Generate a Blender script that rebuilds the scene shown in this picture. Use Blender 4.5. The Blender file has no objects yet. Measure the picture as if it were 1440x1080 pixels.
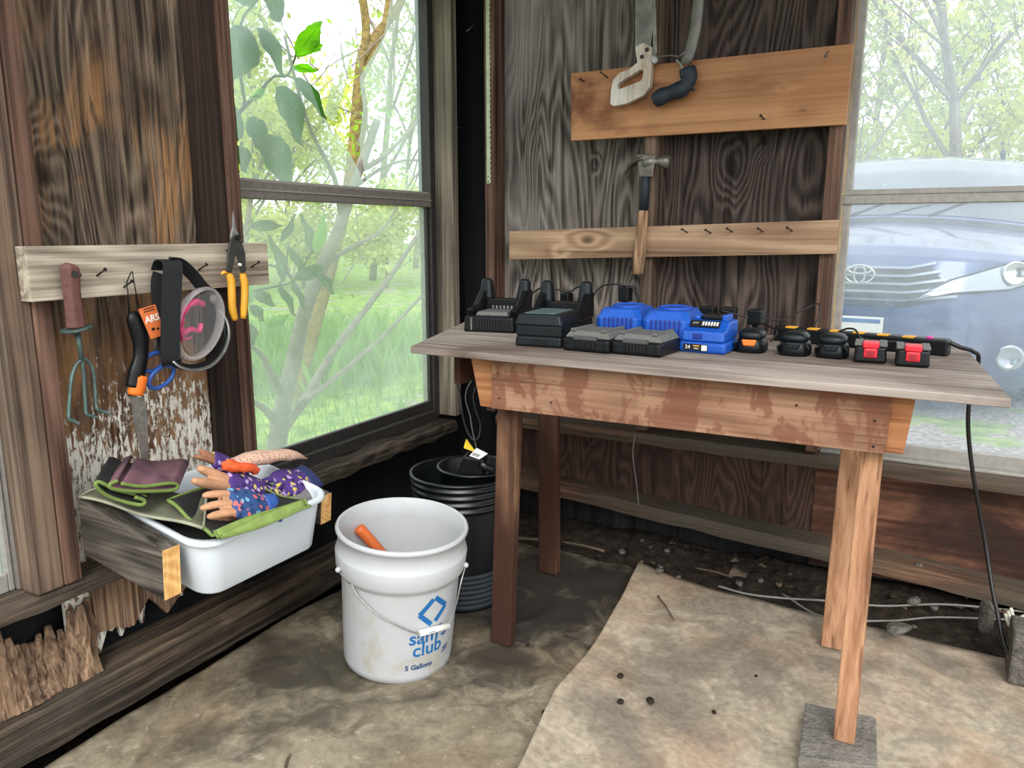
import bpy, bmesh, math, random
from mathutils import Vector, Matrix, noise
random.seed(7)
S = bpy.context.scene
C = S.collection
# ------------------------------------------------------------------ camera, sky, light
cam = bpy.data.cameras.new('camera'); camo = bpy.data.objects.new('camera', cam); C.objects.link(camo)
CP = Vector((1.78, -2.75, 1.18)); YAW = math.radians(28.9); PIT = math.radians(11.1); FPX = 1085.0
camo.location = CP; camo.rotation_euler = (math.radians(90) - PIT, 0, YAW)
cam.sensor_width = 36; cam.lens = FPX / 1440 * 36; cam.clip_start = .05; cam.clip_end = 300
S.camera = camo
w = bpy.data.worlds.new('overcast'); S.world = w; w.use_nodes = True
wn = w.node_tree.nodes; wl = w.node_tree.links
bg = wn['Background']
tc = wn.new('ShaderNodeTexCoord'); sx = wn.new('ShaderNodeSeparateXYZ'); rp = wn.new('ShaderNodeValToRGB')
wl.new(tc.outputs['Generated'], sx.inputs[0]); wl.new(sx.outputs['Z'], rp.inputs[0]); wl.new(rp.outputs[0], bg.inputs[0])
rp.color_ramp.elements[0].position = 0.0; rp.color_ramp.elements[0].color = (.80, .84, .86, 1)
rp.color_ramp.elements[1].position = .5; rp.color_ramp.elements[1].color = (.93, .97, 1, 1)
bg.inputs[1].default_value = 2.1
sun = bpy.data.lights.new('sun', 'SUN'); sun.energy = 1.6; sun.angle = math.radians(25); sun.color = (1, .96, .9)
suno = bpy.data.objects.new('sun', sun); C.objects.link(suno); suno.rotation_euler = (math.radians(52), 0, math.radians(28)); suno.location = (3, -6, 6)
S.view_settings.view_transform = 'Standard'; S.view_settings.look = 'None'; S.view_settings.gamma = 1
S.view_settings.use_curve_mapping = False; S.view_settings.exposure = 0.35

# ------------------------------------------------------------------ helpers
_f = Vector((-math.sin(YAW)*math.cos(PIT), math.cos(YAW)*math.cos(PIT), -math.sin(PIT)))
_r = Vector((math.cos(YAW), math.sin(YAW), 0)); _u = _r.cross(_f)
def U(px, py, ax, v):
    """point of the plane ax = v that a measured sight line meets"""
    d = _f + (px-720)/FPX*_r - (py-540)/FPX*_u; i = 'xyz'.index(ax)
    return CP + d*((v-CP[i])/d[i])
def V(*a): return Vector(a)
def tag(o, label=None, cat=None, group=None, kind=None):
    if label: o['label'] = label
    if cat: o['category'] = cat
    if group: o['group'] = group
    if kind: o['kind'] = kind
    return o
def thing(name, label, cat, loc=(0,0,0), rz=0.0, group=None, rot=None, scale=1.0):
    o = bpy.data.objects.new(name, None); C.objects.link(o); o.empty_display_size = .05
    o.location = loc; o.rotation_euler = rot if rot else (0, 0, rz); o.scale = (scale,)*3
    o['_m'] = 1
    del o['_m']
    return tag(o, label, cat, group)
def root_matrix(o):
    return Matrix.Translation(o.location) @ o.rotation_euler.to_matrix().to_4x4() @ Matrix.Diagonal((*o.scale, 1))
def dup(o, loc=None, rz=None, label=None, parent=None):
    r = o.copy(); C.objects.link(r)
    if parent: r.parent = parent
    if loc is not None: r.location = loc
    if rz is not None: r.rotation_euler = (0, 0, rz)
    if label: r['label'] = label
    for ch in list(o.children): dup(ch, parent=r)
    return r

class MB:
    def __init__(s): s.bm = bmesh.new(); s.M = Matrix.Identity(4)
    def v(s, p): return s.bm.verts.new(s.M @ Vector(p))
    def face(s, vs):
        try: return s.bm.faces.new(vs)
        except ValueError: return None
    def hexa(s, a, b):   # a: 4 bottom pts, b: 4 top pts
        A = [s.v(p) for p in a]; B = [s.v(p) for p in b]
        s.face(A[::-1]); s.face(B)
        for i in range(4): s.face([A[i], A[(i+1)%4], B[(i+1)%4], B[i]])
        return s
    def box(s, p, q):
        x0,y0,z0 = p; x1,y1,z1 = q
        return s.hexa([(x0,y0,z0),(x1,y0,z0),(x1,y1,z0),(x0,y1,z0)], [(x0,y0,z1),(x1,y0,z1),(x1,y1,z1),(x0,y1,z1)])
    def cbox(s, c, d):
        return s.box([c[i]-d[i]/2 for i in range(3)], [c[i]+d[i]/2 for i in range(3)])
    def prism(s, pts, d):
        d = Vector(d); A = [s.v(p) for p in pts]; B = [s.v(Vector(p)+d) for p in pts]; n = len(pts)
        s.face(A[::-1]); s.face(B)
        for i in range(n): s.face([A[i], A[(i+1)%n], B[(i+1)%n], B[i]])
        return s
    def rings(s, R, cap=True, closed=True, loop=False):
        L = [[s.v(p) for p in r] for r in R]; n = len(L[0])
        for a, b in zip(L, L[1:] + ([L[0]] if loop else [])):
            for i in range(n if closed else n-1): s.face([a[i], a[(i+1)%n], b[(i+1)%n], b[i]])
        if cap and closed and not loop: s.face(L[0][::-1]); s.face(L[-1])
        return s
    def tube(s, pts, r, n=8, loop=False, flat=1.0, cap=True):
        pts = [Vector(p) for p in pts]; m = len(pts)
        rs = r if isinstance(r, (list, tuple)) else [r]*m
        prev = None; R = []
        for i, p in enumerate(pts):
            a = pts[(i-1)%m] if (loop or i > 0) else p; b = pts[(i+1)%m] if (loop or i < m-1) else p
            t = (b-a)
            t = t.normalized() if t.length > 1e-9 else Vector((0,0,1))
            if prev is None:
                h = Vector((0,0,1)) if abs(t.z) < .9 else Vector((1,0,0)); x = t.cross(h).normalized()
            else:
                x = (prev - t*prev.dot(t)); x = x.normalized() if x.length > 1e-9 else t.orthogonal().normalized()
            prev = x; y = t.cross(x)
            R.append([p + x*rs[i]*math.cos(2*math.pi*k/n) + y*rs[i]*flat*math.sin(2*math.pi*k/n) for k in range(n)])
        return s.rings(R, loop=loop, cap=cap)
    def cyl(s, a, b, r, n=16, r2=None): return s.tube([a, b], [r, r if r2 is None else r2], n)
    def lathe(s, prof, n=40, c=(0,0,0), axis=None, closed=False):
        c = Vector(c); axis = Vector(axis).normalized() if axis else Vector((0,0,1))
        x = axis.orthogonal().normalized() if abs(axis.z) < .99 else Vector((1,0,0)); x = (x - axis*x.dot(axis)).normalized(); y = axis.cross(x)
        R = [[c + axis*z + x*r*math.cos(2*math.pi*k/n) + y*r*math.sin(2*math.pi*k/n) for k in range(n)] for r, z in prof]
        return s.rings(R, cap=not closed, loop=closed)
    def sphere(s, c, r, sc=(1,1,1), sub=2):
        M = s.M @ Matrix.Translation(Vector(c)) @ Matrix.Diagonal((sc[0], sc[1], sc[2], 1))
        bmesh.ops.create_icosphere(s.bm, subdivisions=sub, radius=r, matrix=M); return s
    def grid(s, f, nu, nv):
        g = [[s.v(f(i/nu, j/nv)) for j in range(nv+1)] for i in range(nu+1)]
        for i in range(nu):
            for j in range(nv): s.face([g[i][j], g[i+1][j], g[i+1][j+1], g[i][j+1]])
        return s
    def slab(s, f, nu, nv, th):     # closed sheet: f(u,v) gives the top, th(vector) the thickness downward
        th = Vector(th)
        T = [[s.v(f(i/nu, j/nv)) for j in range(nv+1)] for i in range(nu+1)]
        B = [[s.v(Vector(f(i/nu, j/nv))-th) for j in range(nv+1)] for i in range(nu+1)]
        for i in range(nu):
            for j in range(nv):
                s.face([T[i][j], T[i+1][j], T[i+1][j+1], T[i][j+1]]); s.face([B[i][j], B[i][j+1], B[i+1][j+1], B[i+1][j]])
        for i in range(nu):
            s.face([T[i][0], B[i][0], B[i+1][0], T[i+1][0]]); s.face([T[i][nv], T[i+1][nv], B[i+1][nv], B[i][nv]])
        for j in range(nv):
            s.face([T[0][j], T[0][j+1], B[0][j+1], B[0][j]]); s.face([T[nu][j], B[nu][j], B[nu][j+1], T[nu][j+1]])
        return s
    def build(s, name, mat, parent=None, origin=None, bevel=0, seg=2, smooth=False, sub=0, world=None, fix=True, solid=0):
        """world=True: vertices are in world space and get moved into the parent's space"""
        bm = s.bm
        if fix and bm.faces: bmesh.ops.recalc_face_normals(bm, faces=bm.faces)
        root = parent
        while root is not None and root.parent is not None: root = root.parent
        loc = Vector((0,0,0))
        if parent is not None:
            if world: bm.transform(root_matrix(root).inverted())
        elif origin != 'zero':
            if origin is None:
                xs = [v.co.x for v in bm.verts]; ys = [v.co.y for v in bm.verts]; zs = [v.co.z for v in bm.verts]
                origin = ((min(xs)+max(xs))/2, (min(ys)+max(ys))/2, min(zs))
            loc = Vector(origin); bm.transform(Matrix.Translation(-loc))
        me = bpy.data.meshes.new(name); bm.to_mesh(me); bm.free()
        o = bpy.data.objects.new(name, me); C.objects.link(o); o.location = loc
        if parent is not None: o.parent = parent
        if mat: me.materials.append(mat)
        if smooth:
            for p in me.polygons: p.use_smooth = True
        if solid:
            m = o.modifiers.new('solid', 'SOLIDIFY'); m.thickness = solid; m.offset = 0
        if bevel:
            m = o.modifiers.new('bevel', 'BEVEL'); m.width = bevel; m.segments = seg; m.limit_method = 'ANGLE'; m.angle_limit = math.radians(35)
            if not smooth:
                for p in me.polygons: p.use_smooth = False
        if sub:
            m = o.modifiers.new('sub', 'SUBSURF'); m.levels = sub; m.render_levels = sub
        return o

# ------------------------------------------------------------------ material DSL
class G:
    def __init__(s, name):
        s.m = bpy.data.materials.new(name); s.m.use_nodes = True; s.t = s.m.node_tree; s.t.nodes.clear()
        s.out = s.t.nodes.new('ShaderNodeOutputMaterial'); s._tc = None; s._oi = None
    def n(s, typ, ins=None, **props):
        x = s.t.nodes.new(typ)
        for k, v in props.items(): setattr(x, k, v)
        for k, v in (ins or {}).items(): s.set(x.inputs[k], v)
        return x
    def set(s, sock, v):
        if isinstance(v, bpy.types.NodeSocket): s.t.links.new(v, sock)
        else:
            if isinstance(v, (tuple, list)) and len(v) == 3 and sock.type == 'RGBA': v = (*v, 1)
            sock.default_value = v
    @property
    def co(s):
        if not s._tc: s._tc = s.n('ShaderNodeTexCoord')
        return s._tc.outputs['Object']
    @property
    def rco(s):    # object coordinates moved per object, so that repeats differ
        oi = s.n('ShaderNodeObjectInfo'); m = s.math('MULTIPLY', oi.outputs['Random'], 13.0)
        cx = s.n('ShaderNodeCombineXYZ', {0: m, 1: m, 2: m})
        return s.n('ShaderNodeVectorMath', {0: s.co, 1: cx.outputs[0]}, operation='ADD').outputs[0]
    def map(s, vec, scale=(1,1,1), loc=(0,0,0), rot=(0,0,0)):
        return s.n('ShaderNodeMapping', {'Vector': vec, 'Scale': scale, 'Location': loc, 'Rotation': rot}).outputs[0]
    def noise(s, vec, scale=5., detail=4., rough=.55, dist=0., out='Fac'):
        return s.n('ShaderNodeTexNoise', {'Vector': vec, 'Scale': scale, 'Detail': detail, 'Roughness': rough, 'Distortion': dist}).outputs[out]
    def math(s, op, a, b=0., clamp=False):
        x = s.n('ShaderNodeMath', {0: a, 1: b}, operation=op); x.use_clamp = clamp; return x.outputs[0]
    def rng(s, v, a, b, c=0., d=1., smooth=True):
        return s.n('ShaderNodeMapRange', {0: v, 1: a, 2: b, 3: c, 4: d}, interpolation_type='SMOOTHSTEP' if smooth else 'LINEAR').outputs[0]
    def ramp(s, fac, stops):
        x = s.n('ShaderNodeValToRGB', {0: fac}); e = x.color_ramp.elements
        while len(e) < len(stops): e.new(.5)
        for i, (p, c) in enumerate(stops): e[i].position = p; e[i].color = (*c, 1)
        return x.outputs[0]
    def mix(s, fac, a, b, blend='MIX'):
        return s.n('ShaderNodeMix', {0: fac, 6: a, 7: b}, data_type='RGBA', blend_type=blend).outputs[2]
    def sep(s, vec): return s.n('ShaderNodeSeparateXYZ', {0: vec}).outputs
    def bump(s, h, strength=.3, dist=.01): return s.n('ShaderNodeBump', {'Height': h, 'Strength': strength, 'Distance': dist}).outputs[0]
    def bsdf(s, col, rough=.6, metal=0., normal=None, **kw):
        x = s.n('ShaderNodeBsdfPrincipled', {'Base Color': col, 'Roughness': rough, 'Metallic': metal})
        if normal is not None: s.set(x.inputs['Normal'], normal)
        for k, v in kw.items(): s.set(x.inputs[k.replace('_', ' ')], v)
        return x.outputs[0]
    def done(s, sh): s.t.links.new(sh, s.out.inputs[0]); return s.m

def sc(c): # sRGB 0-255 to linear
    return tuple(((x/255)/12.92 if x/255 <= .04045 else ((x/255+.055)/1.055)**2.4) for x in c)
def plain(name, rgb, rough=.5, metal=0., var=.15, vs=30., bump=.05, spec=None):
    g = G(name); c = sc(rgb); n = g.noise(g.co, vs, 4)
    col = g.mix(g.rng(n, .3, .7), tuple(x*(1-var) for x in c), tuple(min(1, x*(1+var)) for x in c))
    kw = {}
    if spec is not None: kw['Specular_IOR_Level'] = spec
    return g.done(g.bsdf(col, rough, metal, g.bump(n, bump, .002), **kw))
def wood(name, dark, light, axis='x', ring=26., nscale=3., stretch=.14, fiber=.45, blotch=.35, rough=.8, bump=.35,
         knots=(), stain=None, stain_amt=.5, stain_scale=2.5, blotch_scale=3., extra=None, use_rco=True, crack=.6):
    g = G(name); dark = sc(dark); light = sc(light)
    k = {'x': (stretch,1,1), 'y': (1,stretch,1), 'z': (1,1,stretch)}[axis]
    k2 = {'x': (.02,1,1), 'y': (1,.02,1), 'z': (1,1,.02)}[axis]
    rc = g.rco if use_rco else g.co
    n1 = g.noise(g.map(rc, k), nscale, 2., .45, .3)
    kd = None
    for (kx,ky,kz,kr,amp) in knots:
        v = g.n('ShaderNodeVectorMath', {0: g.co, 1: (kx,ky,kz)}, operation='SUBTRACT').outputs[0]
        v = g.n('ShaderNodeVectorMath', {0: v, 1: tuple(.55 if q == 'xyz'.index(axis) else 1. for q in range(3))}, operation='MULTIPLY').outputs[0]
        d = g.n('ShaderNodeVectorMath', {0: v}, operation='LENGTH').outputs['Value']
        h = g.rng(d, 0., kr*3.2, amp, 0.)
        n1 = g.math('ADD', n1, h)
        c0 = g.rng(d, kr*.35, kr, 1., 0.)
        kd = c0 if kd is None else g.math('MAXIMUM', kd, c0)
    fib = g.noise(g.map(rc, k2), 130., 3., .6)
    fib2 = g.noise(g.map(rc, k2), 40., 3., .6)
    wob = g.math('MULTIPLY', fib2, .035)
    rg = g.math('SINE', g.math('MULTIPLY', g.math('ADD', n1, wob), ring*6.28))
    rg = g.math('ADD', g.math('MULTIPLY', rg, .5), .5)
    rg = g.math('POWER', rg, 1.4)
    f = g.math('ADD', g.math('MULTIPLY', rg, 1-fiber), g.math('MULTIPLY', g.rng(g.math('ADD', g.math('MULTIPLY', fib, .5), g.math('MULTIPLY', fib2, .5)), .39, .61), fiber))
    col = g.mix(f, dark, light)
    bl = g.noise(rc, blotch_scale, 4., .6, .4)
    m = g.rng(bl, .25, .75, 1-blotch, 1+blotch*.5)
    cm = g.n('ShaderNodeCombineXYZ', {0: m, 1: m, 2: m}).outputs[0]
    col = g.mix(1., col, cm, 'MULTIPLY')
    if crack: col = g.mix(g.rng(fib2, .41, .33, 0., crack), col, tuple(x*.35 for x in dark))
    if stain:
        st = g.noise(g.map(rc, tuple(.4 + .6*x for x in k), (5,3,1)), stain_scale, 5., .6, .6)
        col = g.mix(g.rng(st, .62-stain_amt*.35, .82-stain_amt*.3), col, sc(stain))
    if kd is not None: col = g.mix(g.math('MULTIPLY', kd, .85), col, tuple(x*.3 for x in dark))
    hgt = f
    if extra: col, hgt = extra(g, col, f)
    return g.done(g.bsdf(col, rough, 0., g.bump(hgt, bump, .004), Specular_IOR_Level=.25))
# ------------------------------------------------------------------ wood and building materials
def peel(g, col, f):
    z = g.sep(g.co)['Z']; y = g.sep(g.co)['Y']
    # flaking white paint, thick low on the panel
    mask = g.noise(g.map(g.co, (1,1,.30)), 85., 8., .78, .3)
    mask2 = g.noise(g.co, 5., 3., .5)
    edge = g.math('ADD', g.math('MULTIPLY', mask2, .5), z)
    th = g.rng(edge, .85, 1.25, .455, .70)
    m = g.rng(g.math('SUBTRACT', mask, th), -.012, .02)
    brown = g.mix(g.rng(g.noise(g.map(g.co,(1,1,.12)), 30., 4.), .4, .62), sc((84,52,32)), sc((160,118,80)))
    lowm = g.rng(edge, 1.0, 1.3, .62, 0.)
    col = g.mix(lowm, col, brown)
    # honey coloured sound wood in two worn zones
    h = g.rng(g.noise(g.map(g.co, (1,1.3,.6)), 4.2, 3., .6, .8), .46, .62)
    h = g.math('MULTIPLY', h, g.rng(z, 1.85, 1.35, 0., .85))
    fib = g.noise(g.map(g.co,(1,1,.03)), 60., 3.)
    col = g.mix(g.math('MULTIPLY', h, g.rng(fib,.35,.6)), col, sc((152,112,74)))
    bl = g.rng(g.noise(g.map(g.co,(1,1,.2)), 40., 4., .6), .60, .68)
    col = g.mix(g.math('MULTIPLY', bl, .6), col, sc((28,20,16)))
    col = g.mix(m, col, sc((226,220,208)))
    return col, g.math('ADD', f, g.math('MULTIPLY', m, 1.2))
W = {}
W['plyL'] = wood('weathered peeling plywood', (40,31,25), (132,114,96), 'z', ring=22, nscale=4.0, stretch=.2, fiber=.5, blotch=.4, bump=.7,
                 knots=[(0,-1.70,1.31,.030,.22)], extra=peel, use_rco=False)
def lightpatch(g, col, f):
    # grey bleached bloom, partly window light put into the panel colour
    n = g.noise(g.map(g.co,(1,1,.5)), 2.2, 3., .5, .3)
    return g.mix(g.rng(n, .45, .65, 0, .35), col, sc((196,190,184))), f
W['plyB1'] = wood('grey plywood', (48,41,37), (142,132,124), 'z', ring=30, nscale=4.2, stretch=.16, fiber=.42, blotch=.3, bump=.5, extra=lightpatch,
                  knots=[(.62,0,1.43,.010,.05)], use_rco=False)
W['plyB2'] = wood('brown plywood', (34,27,25), (98,84,77), 'z', ring=30, nscale=4.0, stretch=.2, fiber=.35, blotch=.3, bump=.5,
                  knots=[(1.12,0,1.40,.03,.12),(1.22,0,1.48,.015,.08)], use_rco=False)
W['plyLow'] = wood('red brown plywood', (52,37,32), (88,64,55), 'z', ring=24, nscale=5, stretch=.2, fiber=.3, blotch=.35, bump=.5, use_rco=False)
W['plyWin'] = wood('red brown plywood lengthwise', (92,56,42), (160,112,86), 'x', ring=12, nscale=5, stretch=.12, fiber=.4, blotch=.3, stain=(52,34,28), bump=.5, use_rco=False)
W['stud'] = wood('old stud', (54,43,36), (132,110,93), 'z', ring=12, nscale=5, stretch=.05, fiber=.6, blotch=.3, bump=.3)
W['studred'] = wood('red stud', (58,40,32), (128,98,82), 'z', ring=10, nscale=6, stretch=.05, fiber=.5, blotch=.3, bump=.3)
W['studgrey'] = wood('grey stud', (84,76,66), (140,130,114), 'z', ring=10, nscale=6, stretch=.05, fiber=.5, blotch=.3, bump=.3, knots=[(0,0,1.2,.012,.15)])
W['ledge'] = wood('ledge wood', (74,52,40), (128,98,78), 'x', ring=14, nscale=6, stretch=.06, fiber=.5, blotch=.4, stain=(84,76,66), stain_amt=.7, bump=.5)
W['beam'] = wood('old beam', (42,35,29), (108,91,75), 'y', ring=14, nscale=6, stretch=.06, fiber=.6, blotch=.45, stain=(70,64,56), bump=.8)
W['studdark'] = wood('shaded dark stud', (32,24,20), (60,46,38), 'z', ring=10, nscale=6, stretch=.05, fiber=.5, blotch=.3, bump=.3)  # stud face turned from the light, its shade put into the colour
W['sill'] = wood('rotten dark sill', (34,29,25), (86,74,62), 'y', ring=16, nscale=8, stretch=.08, fiber=.6, blotch=.5, bump=1.)
W['black'] = wood('near black board', (8,8,10), (20,20,24), 'z', ring=8, stretch=.1, bump=.3)  # near-black tone for the corner and the backing boards
W['dark'] = wood('dark mouldy board', (18,18,20), (44,42,42), 'z', ring=8, stretch=.15, blotch=.6, stain=(74,76,78), stain_amt=.2, bump=.4)
W['roof'] = wood('roof boards', (70,58,48), (120,104,90), 'x', ring=10)
W['alu'] = plain('dull aluminium', (126,120,114), .5, .35, .12, 60)
W['alulight'] = plain('light aluminium', (156,152,146), .5, .3, .1, 50)
W['aludark'] = plain('dark window channel', (52,49,47), .5, .3, .2, 50)

def soil_mat(name, a, b, scale=14):
    g = G(name); n = g.noise(g.co, scale, 8, .65); n2 = g.noise(g.co, scale*7, 5, .6)
    col = g.ramp(g.math('ADD', g.math('MULTIPLY', n, .6), g.math('MULTIPLY', n2, .4)), [(.35, sc(a)), (.65, sc(b))])
    return g.done(g.bsdf(col, .95, 0, g.bump(g.math('ADD', n, n2), .7, .02), Specular_IOR_Level=.15))
W['soil'] = soil_mat('dark soil', (24,20,18), (74,64,55), 22)

def sheet_mat(name, base, light, warm, dirt, dirtamt, spots):
    g = G(name); co = g.co
    n = g.noise(co, 2.6, 5, .6, .5); n2 = g.noise(co, 11., 6, .62, .8); n3 = g.noise(co, 60., 5, .6)
    col = g.mix(g.rng(n2, .35, .65), sc(base), sc(light))
    col = g.mix(g.rng(n, .45, .68, 0, .7), col, sc(warm))
    flk = g.rng(g.noise(co, 26., 5, .7, 1.), .58, .66, 0, .35)
    col = g.mix(flk, col, sc((206,196,178)))
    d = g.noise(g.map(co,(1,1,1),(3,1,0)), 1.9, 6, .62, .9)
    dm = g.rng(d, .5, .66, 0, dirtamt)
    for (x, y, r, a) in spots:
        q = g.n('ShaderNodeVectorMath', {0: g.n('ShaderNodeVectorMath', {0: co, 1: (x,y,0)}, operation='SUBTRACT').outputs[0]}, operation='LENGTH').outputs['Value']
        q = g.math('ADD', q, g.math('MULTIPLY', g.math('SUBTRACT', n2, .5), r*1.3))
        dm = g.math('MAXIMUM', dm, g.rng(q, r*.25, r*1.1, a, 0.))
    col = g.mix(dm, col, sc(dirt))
    col = g.mix(g.rng(n3, .3, .7, 0., .3), col, sc((60,52,42)))
    return g.done(g.bsdf(col, .62, 0, g.bump(g.math('ADD', n2, g.math('MULTIPLY', n3, .4)), .35, .006), Specular_IOR_Level=.3))
W['sheetL'] = sheet_mat('stained shaded vinyl', (122,112,94), (158,146,124), (142,124,100), (50,46,42), .8,
    [(.42,-1.02,.26,.95),(.75,-.72,.42,1.),(.80,-1.05,.22,.85),(.62,-.5,.45,1.),(.34,-1.42,.17,.8),(.55,-1.5,.12,.6),(.85,-.45,.35,1.),(.25,-.8,.4,.9),(.36,-1.68,.10,.6)])  # spots are stains, with shade under the table put into them
W['sheetR'] = sheet_mat('tan vinyl', (152,140,122), (190,176,154), (184,154,128), (116,108,98), .7,
    [(1.3,-.42,.2,.4),(1.62,-.62,.14,.5)])

def struct(o): o['kind'] = 'structure'; return o
# ------------------------------------------------------------------ floor
m = MB(); m.box((.20,-5.2,-.15),(4.2,.02,-.016)); m.box((-.25,-5.2,-.2),(.20,.02,-.075))
struct(m.build('floor', W['soil'], origin='zero'))
def lerp_curve(pts, t):
    for (a, p), (b, q) in zip(pts, pts[1:]):
        if t <= b: return p + (q-p)*(t-a)/(b-a)
    return pts[-1][1]
def hN(x, y, s, a): return a*noise.noise((x*s, y*s, 3.3))
LE = [(-2.7,.19),(-2.1,.155),(-1.886,.138),(-1.6,.125),(-1.45,.12),(-1.316,.122),(-1.1,.12),(-.8,.13),(-.5,.16),(-.28,.2)]
RE = [(-2.7,1.14),(-1.9,1.12),(-1.391,1.057),(-1.13,1.011),(-.9,1.005),(-.75,.993),(-.5,.965),(-.258,.925)]
def sheetL(u, v):
    y = -2.7 + v*2.42; x0 = lerp_curve(LE, y); x1 = lerp_curve(RE, y)+.10; x = x0 + (x1-x0)*u
    e = max(0, 1-(x-x0)/.12)
    bul = .012*math.exp(-((x-.5)**2+(y+1.5)**2)/.02) + .018*math.exp(-((x-.33)**2*30+(y+1.32)**2*8))
    keep = min(1, max(0, (lerp_curve(RE, y)-x)/.05))   # flat where the other sheet lies on it
    flat = 1.0
    for (qx, qy, qr) in ((.54,-1.14,.2),(.55,-.73,.2),(.775,-.96,.07),(.67,-.46,.07)):
        flat = min(flat, max(0, min(1, (math.hypot(x-qx, y-qy)-qr)/.05)))
    return (x, y, .001 + (.004 + bul + abs(hN(x, y, 3.2, .022)) + hN(x, y, 9, .003) + .002*e)*keep*flat)
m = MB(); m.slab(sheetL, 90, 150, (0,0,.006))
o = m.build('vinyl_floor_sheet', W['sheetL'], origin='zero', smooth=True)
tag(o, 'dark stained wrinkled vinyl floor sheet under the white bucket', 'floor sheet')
RB = [(.5,-.25),(.925,-.258),(1.0,-.275),(1.2,-.33),(1.457,-.343),(1.75,-.345),(2.047,-.369),(3.2,-.40)]
def sheetR(u, v):
    y = -2.7 + v*2.5; yy = min(y, -.25); x0 = lerp_curve(RE, yy); x = x0 + (3.0-x0)*(u**1.4)
    yb = lerp_curve(RB, x); y = -2.7 + (yb+2.7)*v
    x0 = lerp_curve(RE, y)
    x = x0 + (3.0-x0)*(u**1.4)
    e = max(0, 1-(x-x0)/.10)
    flat = max(0, min(1, (max(abs(x-1.665)-.11, abs(y+1.0)-.14))/.06))
    flat = min(flat, max(0, min(1, (math.hypot(x-1.62, y+.5)-.07)/.05)))
    return (x, y, .0095 + .012*e + (.004*e*math.sin(y*9) + abs(hN(x, y, 2.3, .012)) + hN(x, y, 8, .0015))*flat)
m = MB(); m.slab(sheetR, 90, 110, (0,0,.005))
o = m.build('vinyl_floor_sheet', W['sheetR'], origin='zero', smooth=True)
tag(o, 'tan vinyl floor sheet with scuffed marks, overlapping the dark one at right', 'floor sheet')
# soil and rubble bank along the back wall
def bank(u, v):
    x = .12 + u*3.0; yb = lerp_curve(RB, x) - .02; y = yb + (0.0-yb)*v
    return (x, y, .002 + .034*math.sin(min(1, v*1.3)*math.pi*.5)*(.6+.6*noise.noise((x*4, y*6, 0))) + .012*noise.noise((x*30, y*30, 1)) + .007*noise.noise((x*80, y*80, 5)))
m = MB(); m.slab(bank, 320, 40, (0,0,.03)); o = m.build('soil_bank', W['soil'], origin='zero', smooth=True)
tag(o, 'dark crumbly soil banked along the foot of the back wall', 'soil', kind='stuff')

# ------------------------------------------------------------------ back wall
X1, X2, WB, WT = 1.505, 2.46, .505, 2.05       # window 2 glass opening
m = MB(); m.box((-.08,-.0,-.12),(.19,.05,2.5)); struct(m.build('wall_back_corner', W['black'], origin='zero'))
m = MB(); m.box((.19,0,.45),(.855,.015,2.5)); struct(m.build('wall_back', W['plyB1'], origin='zero'))
m = MB(); m.box((.855,0,.45),(1.462,.015,2.5)); struct(m.build('wall_back', W['plyB2'], origin='zero'))
m = MB(); m.box((.19,0,.14),(1.462,.015,.45)); struct(m.build('wall_back', W['plyLow'], origin='zero'))
m = MB(); m.box((1.462,-.004,.03),(3.6,.015,.45)); struct(m.build('wall_back', W['plyWin'], origin='zero'))
m = MB(); m.box((-.05,.016,-.12),(3.6,.05,.16)); struct(m.build('baseboard_back', W['dark'], origin='zero'))
m = MB(); m.box((.19,.016,.16),(1.46,.04,2.5)); struct(m.build('wall_back_sheathing', W['black'], origin='zero'))
m = MB(); m.box((X1-.03,.0,WT+.04),(X2+.04,.02,2.5)); m.box((X2+.04,0,.45),(3.6,.02,2.5)); struct(m.build('wall_back', W['plyB2'], origin='zero'))
def stud(name, p, q, mat, bev=.004):
    m = MB(); m.box(p, q); o = m.build(name, mat, origin='zero', bevel=bev); return struct(o)
stud('trim_1', (.19,-.09,.46),(.232,-.001,2.5), W['studred'])
stud('trim_2', (.835,-.09,.46),(.878,-.001,2.5), W['stud'])
stud('trim_3', (1.432,-.09,.46),(1.474,-.001,2.5), W['studred'])
# torn pale plywood edge beside the window
m = MB()
zz = [.46+i*.03 for i in range(69)]
for a, b in zip(zz, zz[1:]):
    ra, rb = random.Random(a).random()*.007, random.Random(b).random()*.007
    m.hexa([(1.462,-.022,a),(1.474+ra+.006,-.022,a),(1.474+ra+.006,-.004,a),(1.462,-.004,a)], [(1.462,-.022,b),(1.474+rb+.006,-.022,b),(1.474+rb+.006,-.004,b),(1.462,-.004,b)])
struct(m.build('trim_4', wood('torn pale edge', (150,122,88), (214,190,150), 'z', ring=6), origin='zero'))
def ledge(name, z0, mat, y0=-.09, th=.042, x0=.235, x1=3.5, zf=None):
    m = MB(); n = 90; R = []
    for i in range(n+1):
        x = x0+(x1-x0)*i/n; z = zf(x) if zf else z0; w_ = .004*noise.noise((x*5,z0,2)); t_ = .005*noise.noise((x*9,z0,7))
        R.append([(x,-.0005,z-th),(x,y0+w_,z-th+t_),(x,y0-.004+w_,z-th*.5),(x,y0+w_,z+t_*.5),(x,-.0005,z+.004)])
    m.rings(R); return struct(m.build(name, mat, origin='zero', smooth=False))
ledge('trim_5', .45, W['ledge'])
zs = [(.2,.217),(.38,.207),(.6,.196),(.864,.178),(1.2,.158),(1.6,.138),(2.09,.105),(3.5,.04)]
ledge('trim_6', .2, W['ledge'], y0=-.10, th=.052, zf=lambda x: lerp_curve(zs, x)+.004*noise.noise((x*6,1,1)))

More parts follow.
